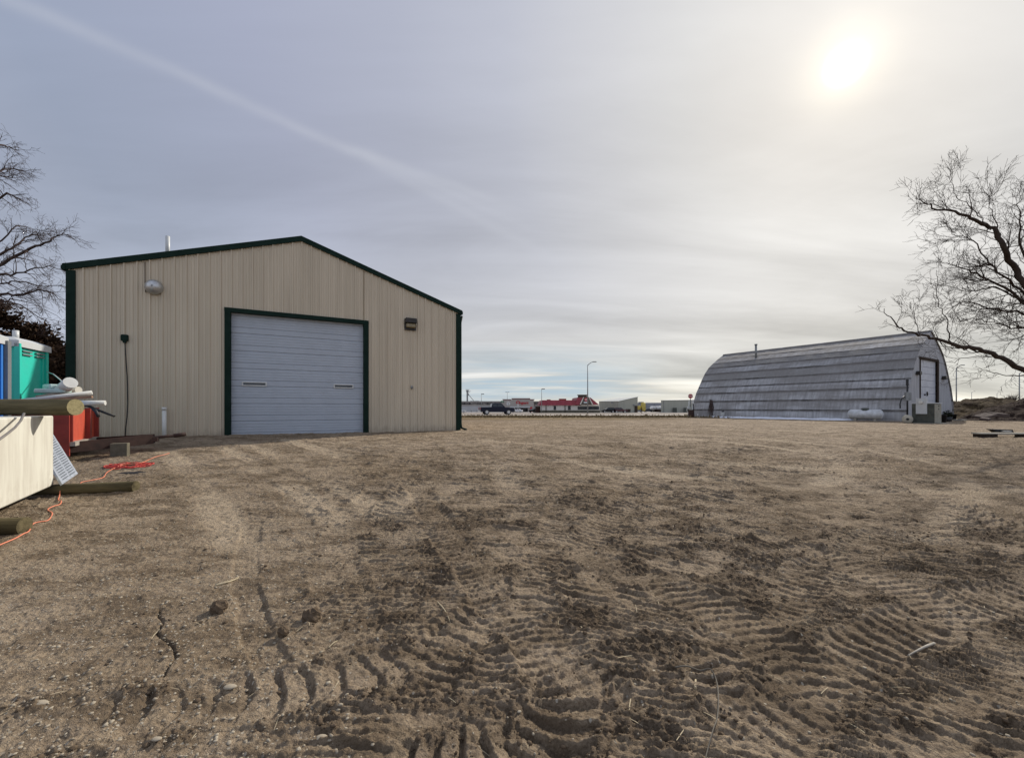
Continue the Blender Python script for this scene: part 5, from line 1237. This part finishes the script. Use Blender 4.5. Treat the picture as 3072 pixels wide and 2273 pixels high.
# vehicles
def vehicle(name, label, cat, px, Y, rz, L, Wd, low, cab, body, glassz, wheels, wr=.38, extra=None, zoff=None):
    p = base(px, Y); p.z = (float(macro(p.x, Y))+.05) if zoff is None else zoff
    o = thing(name, label, cat, p, rz)
    b = MB().prism(low, -Wd/2, Wd/2); bo = mesh_obj('body', b, body, o); bv = bo.modifiers.new('bevel', 'BEVEL'); bv.width = .05; bv.segments = 2
    zb_ = min(z for _, z in cab); zt_ = max(z for _, z in cab); n = len(cab)
    def wy(z): return Wd/2-.04-.16*(z-zb_)/max(.01, zt_-zb_)
    vs = [(x, -wy(z), z) for x, z in cab]+[(x, wy(z), z) for x, z in cab]
    co = mesh_obj('cabin', MB().add(vs, [tuple(range(n)), tuple(range(2*n-1, n-1, -1))]+[(k, k+n, (k+1) % n+n, (k+1) % n) for k in range(n)]), body, o)
    for sd in (-1, 1):
        for quad in glassz:
            gv = [(x, sd*(wy(z)+.012), z) for x, z in quad]; mesh_obj('side_window', MB().add(gv, [tuple(range(len(gv)))]), M['glass'], co)
    # windscreen and rear glass
    for ia, ib in ((1, 0), (n-2, n-1)):
        (xa, za), (xb, zb2) = cab[ia], cab[ib]; off = .015 if xa < xb else -.015
        sgn = -1 if ia == 1 else 1
        gl = [(xa+sgn*.02, -wy(za)+.12, za-.04), (xa+sgn*.02, wy(za)-.12, za-.04), (xb+sgn*.02, wy(zb2)-.12, zb2+.05), (xb+sgn*.02, -wy(zb2)+.12, zb2+.05)]
        mesh_obj('windscreen', MB().add(gl, [(0, 1, 2, 3)]), M['glass'], co)
    for wx in wheels:
        for sd in (-1, 1):
            wo_ = mesh_obj('wheel', MB().tube([(wx, sd*(Wd/2-.22), wr), (wx, sd*(Wd/2+.01), wr)], wr, 20), M['black'], o)
            mesh_obj('rim', MB().tube([(wx, sd*(Wd/2+.0), wr), (wx, sd*(Wd/2+.02), wr)], wr*.62, 16), M['galv'], wo_)
    return o
navy = mat('navy_car_paint', (.004, .007, .020), .35, 0, .05, 3, spec=.25); blk = mat('black_car_paint', (.005, .005, .006), .35, 0, .05, 3, spec=.25)
mar = mat('dark_red_car_paint', (.055, .010, .012), .3, 0, .05, 3); wht = mat('white_car_paint', (.72, .72, .72), .3, 0, .03, 3)
truck_low = [(-2.9, .55), (-2.9, 1.22), (-.95, 1.25), (1.05, 1.22), (1.9, 1.18), (2.75, 1.10), (2.9, .95), (2.9, .50), (2.3, .42), (-2.3, .42)]
truck_cab = [(-1.0, 1.22), (-.88, 1.86), (-.4, 1.95), (.55, 1.93), (1.25, 1.22)]
tk = vehicle('pickup_truck', 'dark blue four door pickup truck driving on the road', 'pickup truck', 1490, 69, math.radians(14), 5.8, 2.0, truck_low, truck_cab, navy,
        [[(-.85, 1.3), (-.78, 1.78), (-.12, 1.80), (-.12, 1.3)], [(-.02, 1.3), (-.02, 1.80), (.5, 1.80), (.98, 1.3)]], (-1.85, 1.85), .42)
for sd in (-1, 1):
    mesh_obj('headlight', MB().box((2.84, sd*.78, .98), (.14, .34, .20), bev=.03), M['signwhite'], tk); mesh_obj('tail_light', MB().box((-2.90, sd*.88, 1.05), (.06, .20, .36), bev=.02), M['redl'], tk)
mesh_obj('rear_bumper', MB().box((-2.96, 0, .60), (.16, 1.9, .22), bev=.04), M['galv'], tk); mesh_obj('front_bumper', MB().box((2.94, 0, .60), (.14, 1.9, .22), bev=.04), M['galv'], tk)
suv_low = [(-2.3, .5), (-2.35, 1.0), (-2.2, 1.15), (.9, 1.15), (2.1, 1.02), (2.35, .8), (2.35, .45), (-2.2, .42)]
suv_cab = [(-2.2, 1.15), (-2.0, 1.65), (-1.7, 1.78), (.2, 1.78), (1.0, 1.15)]
suv_gl = [[(-1.95, 1.22), (-1.8, 1.62), (-1.1, 1.66), (-1.1, 1.22)], [(-1.0, 1.22), (-1.0, 1.66), (-.3, 1.66), (-.3, 1.22)], [(-.2, 1.22), (-.2, 1.66), (.15, 1.66), (.7, 1.22)]]
z_ = None
vehicle('parked_suv', 'black utility vehicle parked before the warehouse', 'suv', 1825, 141, math.pi, 4.6, 1.9, suv_low, suv_cab, blk, suv_gl, (-1.4, 1.45))
vehicle('parked_suv', 'dark red utility vehicle parked right of the black one', 'suv', 1860, 141, 0.0, 4.6, 1.9, suv_low, suv_cab, mar, suv_gl, (-1.4, 1.45))
car_low = [(-2.2, .45), (-2.25, .85), (-2.0, .95), (1.0, .92), (2.0, .78), (2.2, .6), (2.2, .4), (-2.1, .35)]
car_cab = [(-1.8, .93), (-1.1, 1.36), (-.6, 1.43), (.2, 1.40), (1.15, .92)]
car_gl = [[(-1.35, .98), (-.95, 1.32), (-.35, 1.34), (-.35, .98)], [(-.25, .98), (-.25, 1.34), (.15, 1.32), (.85, .98)]]
vehicle('parked_car', 'white sedan parked in front of the farm store entrance', 'car', 1550, 150, math.pi-.1, 4.4, 1.8, car_low, car_cab, wht, car_gl, (-1.35, 1.35), .32)
vehicle('parked_car', 'pale grey car half hidden by the corner of the tan building', 'car', 1379, 140, .1, 4.4, 1.8, car_low, car_cab, M['greyp'], car_gl, (-1.35, 1.35), .32)
vehicle('parked_car', 'black car parked between the store and the restaurant', 'car', 1603, 148, .9, 4.4, 1.8, car_low, car_cab, blk, car_gl, (-1.35, 1.35), .32)
vehicle('parked_car', 'dark grey car parked right of the yellow silo', 'car', 1946, 168, 0, 4.4, 1.8, car_low, car_cab, mat('dark_grey_car_paint', (.04, .04, .045), .3), car_gl, (-1.35, 1.35), .32)
p = base(1884.5, 142); o = thing('dumpster', 'dark dumpster standing right of the parked utility vehicles', 'dumpster', p)
mesh_obj('bin', MB().box((0, 0, .75), (1.25, 1.2, 1.0), taper=1.08), M['bark'], o); mesh_obj('lid', MB().box((0, 0, 1.30), (1.4, 1.3, .10)), M['black'], o)
# signs near the store, seen from behind, and a marker post
p = base(1525, 88); o = thing('road_sign', 'back of an octagonal road sign with green street name plates', 'road sign', p)
hc = zat(1210, 88)-p.z; oc = [(.42*math.cos(math.radians(22.5+45*k)), hc+.42*math.sin(math.radians(22.5+45*k))) for k in range(8)]
mesh_obj('sign_plate', MB().prism(oc, 0, .03), M['greyp'], o); mesh_obj('post', MB().tube([(0, -.04, 0), (0, -.04, hc+.5)], .05, 6), M['steelg'], o)
p = base(1507, 88); o = thing('street_name_sign', 'green street name sign blades on a thin post above the pickup', 'street sign', p)
hs = zat(1206, 88)-p.z
mesh_obj('post', MB().tube([(0, 0, 0), (0, 0, hs+.2)], .04, 6), M['steelg'], o)
for a, dz_ in ((.5, 0), (-.9, .22)): mesh_obj('name_plate', MB().box((0, 0, hs+dz_), (.9, .03, .18), a), mat('sign_green', (.03, .14, .08), .5), o)
p = base(1554, 86); o = thing('mailbox_sign', 'small pale marker sign on a thin post before the white sedan', 'sign', p)
hm = zat(1214, 86)-p.z; mesh_obj('post', MB().tube([(0, 0, 0), (0, 0, hm)], .03, 5), M['greyp'], o); mesh_obj('plate', MB().box((0, 0, hm), (.35, .04, .35)), M['greyp'], o)
p = base(1925.5, 74.5); p.z += .02; o = mesh_obj('marker_post', MB().tube([(0, 0, 0), (-.05, 0, 1.25)], .05, 6), M['bark']); o.location = p; tag(o, 'dark marker post in the verge in front of the yellow silo', 'post')
for k, px in enumerate((1398, 1414, 1431)):
    p = base(px, 160); o = mesh_obj('bollard', MB().tube([(0, 0, 0), (0, 0, 1.3)], .12, 8), M['greyd']); o.location = p; tag(o, ('leftmost', 'middle', 'rightmost')[k]+' of three dark bollards before the grey store wall', 'bollard', 'bollards along the store')

# ------------------------------------------------------------------ loose material on the yard
def scatter(name, n, gen, shape, mt, label, cat, seed):
    rnd = np.random.default_rng(seed); x, y, s = gen(rnd, n); z = macro(x, y)+detail(x, y)
    base_v, base_f = shape; nv = len(base_v); m = len(x)
    bv = np.array(base_v)[None]*(.75+.5*rnd.random((m, nv, 1)))
    a = rnd.random(m)*6.283; el = .55+.9*rnd.random((m, 3)); el[:, 2] *= .6
    bv = bv*el[:, None]*s[:, None, None]
    ca_, sa = np.cos(a)[:, None], np.sin(a)[:, None]
    vx = bv[..., 0]*ca_-bv[..., 1]*sa+x[:, None]; vy = bv[..., 0]*sa+bv[..., 1]*ca_+y[:, None]; vz = bv[..., 2]+z[:, None]+s[:, None]*.12
    v = np.stack([vx, vy, vz], -1).reshape(-1, 3).astype(np.float32); f = (np.array(base_f)[None]+np.arange(m)[:, None, None]*nv).reshape(-1, 3)
    me = bpy.data.meshes.new(name); me.vertices.add(len(v)); me.vertices.foreach_set('co', v.ravel()); me.loops.add(f.size); me.loops.foreach_set('vertex_index', f.ravel().astype(np.int32))
    me.polygons.add(len(f)); me.polygons.foreach_set('loop_start', np.arange(0, f.size, 3, dtype=np.int32)); me.update(calc_edges=True); me.materials.append(mt)
    o = bpy.data.objects.new(name, me); COL.objects.link(o); tag(o, label, cat, kind='stuff'); return o
ph = (1+5**.5)/2
ico = [(-1, ph, 0), (1, ph, 0), (-1, -ph, 0), (1, -ph, 0), (0, -1, ph), (0, 1, ph), (0, -1, -ph), (0, 1, -ph), (ph, 0, -1), (ph, 0, 1), (-ph, 0, -1), (-ph, 0, 1)]
ico = [tuple(c/1.9 for c in v) for v in ico]
icf = [(0, 11, 5), (0, 5, 1), (0, 1, 7), (0, 7, 10), (0, 10, 11), (1, 5, 9), (5, 11, 4), (11, 10, 2), (10, 7, 6), (7, 1, 8), (3, 9, 4), (3, 4, 2), (3, 2, 6), (3, 6, 8), (3, 8, 9), (4, 9, 5), (2, 4, 11), (6, 2, 10), (8, 6, 7), (9, 8, 1)]
def g_grav(r, n):
    y = 1.4+12*r.random(n)**1.7; x = (r.random(n)*2.6-1.5)*(y+.4); k = region_masks(x, y); keep = r.random(n) < (.10+.9*k); x, y = x[keep], y[keep]
    return x, y, (.003+.009*r.random(len(x))**4)
scatter('gravel', 42000, g_grav, (ico, icf), M['stone'], 'small pale gravel chips strewn over the left of the yard', 'gravel', 1)
def g_clod(r, n):
    y = 1.3+11*r.random(n)**1.6; x = (r.random(n)*2.8-1.4)*(y+.4); cr2 = detail(x, y, True)[1]; keep = r.random(n) < cr2; x, y = x[keep], y[keep]
    return x, y, (.003+.013*r.random(len(x))**4)
scatter('soil_crumbs', 110000, g_clod, (ico, icf), M['clod'], 'dark crumbs of broken soil over the churned yard', 'soil', 2)
def g_str(r, n):
    y = 1.4+9*r.random(n)**1.5; x = (r.random(n)*2.7-1.5)*(y+.3); return x, y, .010+.020*r.random(n)
stv = [(-1.6, -.05, 0), (-1.6, .05, 0), (0, .07, .14), (0, -.07, .14), (1.6, .05, .02), (1.6, -.05, .02)]
scatter('straw_litter', 420, g_str, (stv, [(0, 1, 2), (0, 2, 3), (3, 2, 4), (3, 4, 5)]), M['straw'], 'bits of dry straw scattered over the soil', 'straw', 3)
def g_gr(r, n):
    y = 41+20*r.random(n); x = -14+64*r.random(n); return x, y, .08+.14*r.random(n)
grv = [(-.25, 0, 0), (.25, 0, 0), (-.1, .2, 1.6), (-.5, .1, .1), (.1, -.1, .1), (.6, 0, 1.3), (.1, .2, 0), (.5, .2, 0), (.2, -.3, 1.7)]
o = scatter('dry_grass', 9000, g_gr, (grv, [(0, 1, 2), (3, 4, 5), (6, 7, 8)]), M['drygrass'], 'dry brown grass tufts in the ditch before the road', 'grass', 4)
# single clods and sticks
for px, py, s, lab in ((935, 1866, .062, 'dark soil clod standing alone on the churned mud'), (655, 1838, .055, 'dark soil clod in the smooth tyre rut'), (850, 1913, .035, 'small soil clod right of the smooth rut')):
    p = G(px, py); rr = random.Random(px); b = MB()
    vs = []; n = 14; m = 9
    for i_ in range(m):
        th = math.pi*i_/(m-1)
        for j in range(n):
            a = 2*math.pi*j/n; d = Vector((math.sin(th)*math.cos(a), math.sin(th)*math.sin(a), math.cos(th))); q_ = 1+.45*mn.noise(d*2.2+Vector((px, 0, 0)))+.2*mn.noise(d*6)
            vs.append(d*s*q_*(1, 1, .8)[0])
    b.add(vs, [(i_*n+j, (i_+1)*n+j, (i_+1)*n+(j+1) % n, i_*n+(j+1) % n) for i_ in range(m-1) for j in range(n)])
    o = mesh_obj('soil_clod', b, M['clod']); o.location = p+Vector((0, 0, s*.5)); tag(o, lab, 'clod')
def stick(name, ps, r, mt, label, cat, lift=.012):
    pts = smooth([G(x, y, lift) for x, y in ps], 4); n = len(pts); o = mesh_obj(name, MB().tube(pts, [r*(1-.5*k/n) for k in range(n)], 6), mt); tag(o, label, cat)
stick('stick', [(2803, 1931), (2778, 1950), (2752, 1962), (2724, 1976)], .009, M['wood'], 'pale broken stick lying on the soil at the right', 'stick')
stick('wire', [(2025, 2022), (2060, 2026), (2100, 2016), (2130, 2022), (2148, 2045), (2155, 2100), (2152, 2160), (2140, 2220), (2122, 2273), (2110, 2330)], .0045, mat('grey_wire', (.15, .135, .11), .8), 'stiff grey wire curving over the mud towards the viewer', 'wire', .022)
stick('stick', [(645, 1760), (680, 1752), (700, 1742), (716, 1732)], .009, M['straw'], 'short pale twig by the dark crumbly soil on the left', 'stick')
stick('stick', [(2086, 2070), (2087, 2045)], .009, M['straw'], 'tiny pale chip of wood left of the curved wire', 'stick')
stick('stick', [(985, 1945), (1000, 1935), (1012, 1925)], .005, M['straw'], 'short thin straw stalk next to the dark clod', 'stick')
stick('stick', [(1312, 1815), (1335, 1845), (1352, 1870)], .005, M['straw'], 'thin curved stalk lying on the ridged mud in the middle', 'stick')
for px, py, s, lab in ((470, 2241, .018, 'smooth pale pebble at the bottom left'), (965, 2230, .020, 'grey brown pebble in the mud at the bottom'), (690, 2070, .028, 'flat grey stone beside the dry twigs'), (120, 2118, .032, 'flat pale stone near the lower left corner')):
    p = G(px, py); o = mesh_obj('stone', MB().lathe([(.001, -.5), (.8, -.35), (1, 0), (.75, .4), (.001, .55)], n=12), M['stone']); o.location = p+Vector((0, 0, s*.15)); o.scale = (s*1.3, s*.8, s*.5); tag(o, lab, 'stone')
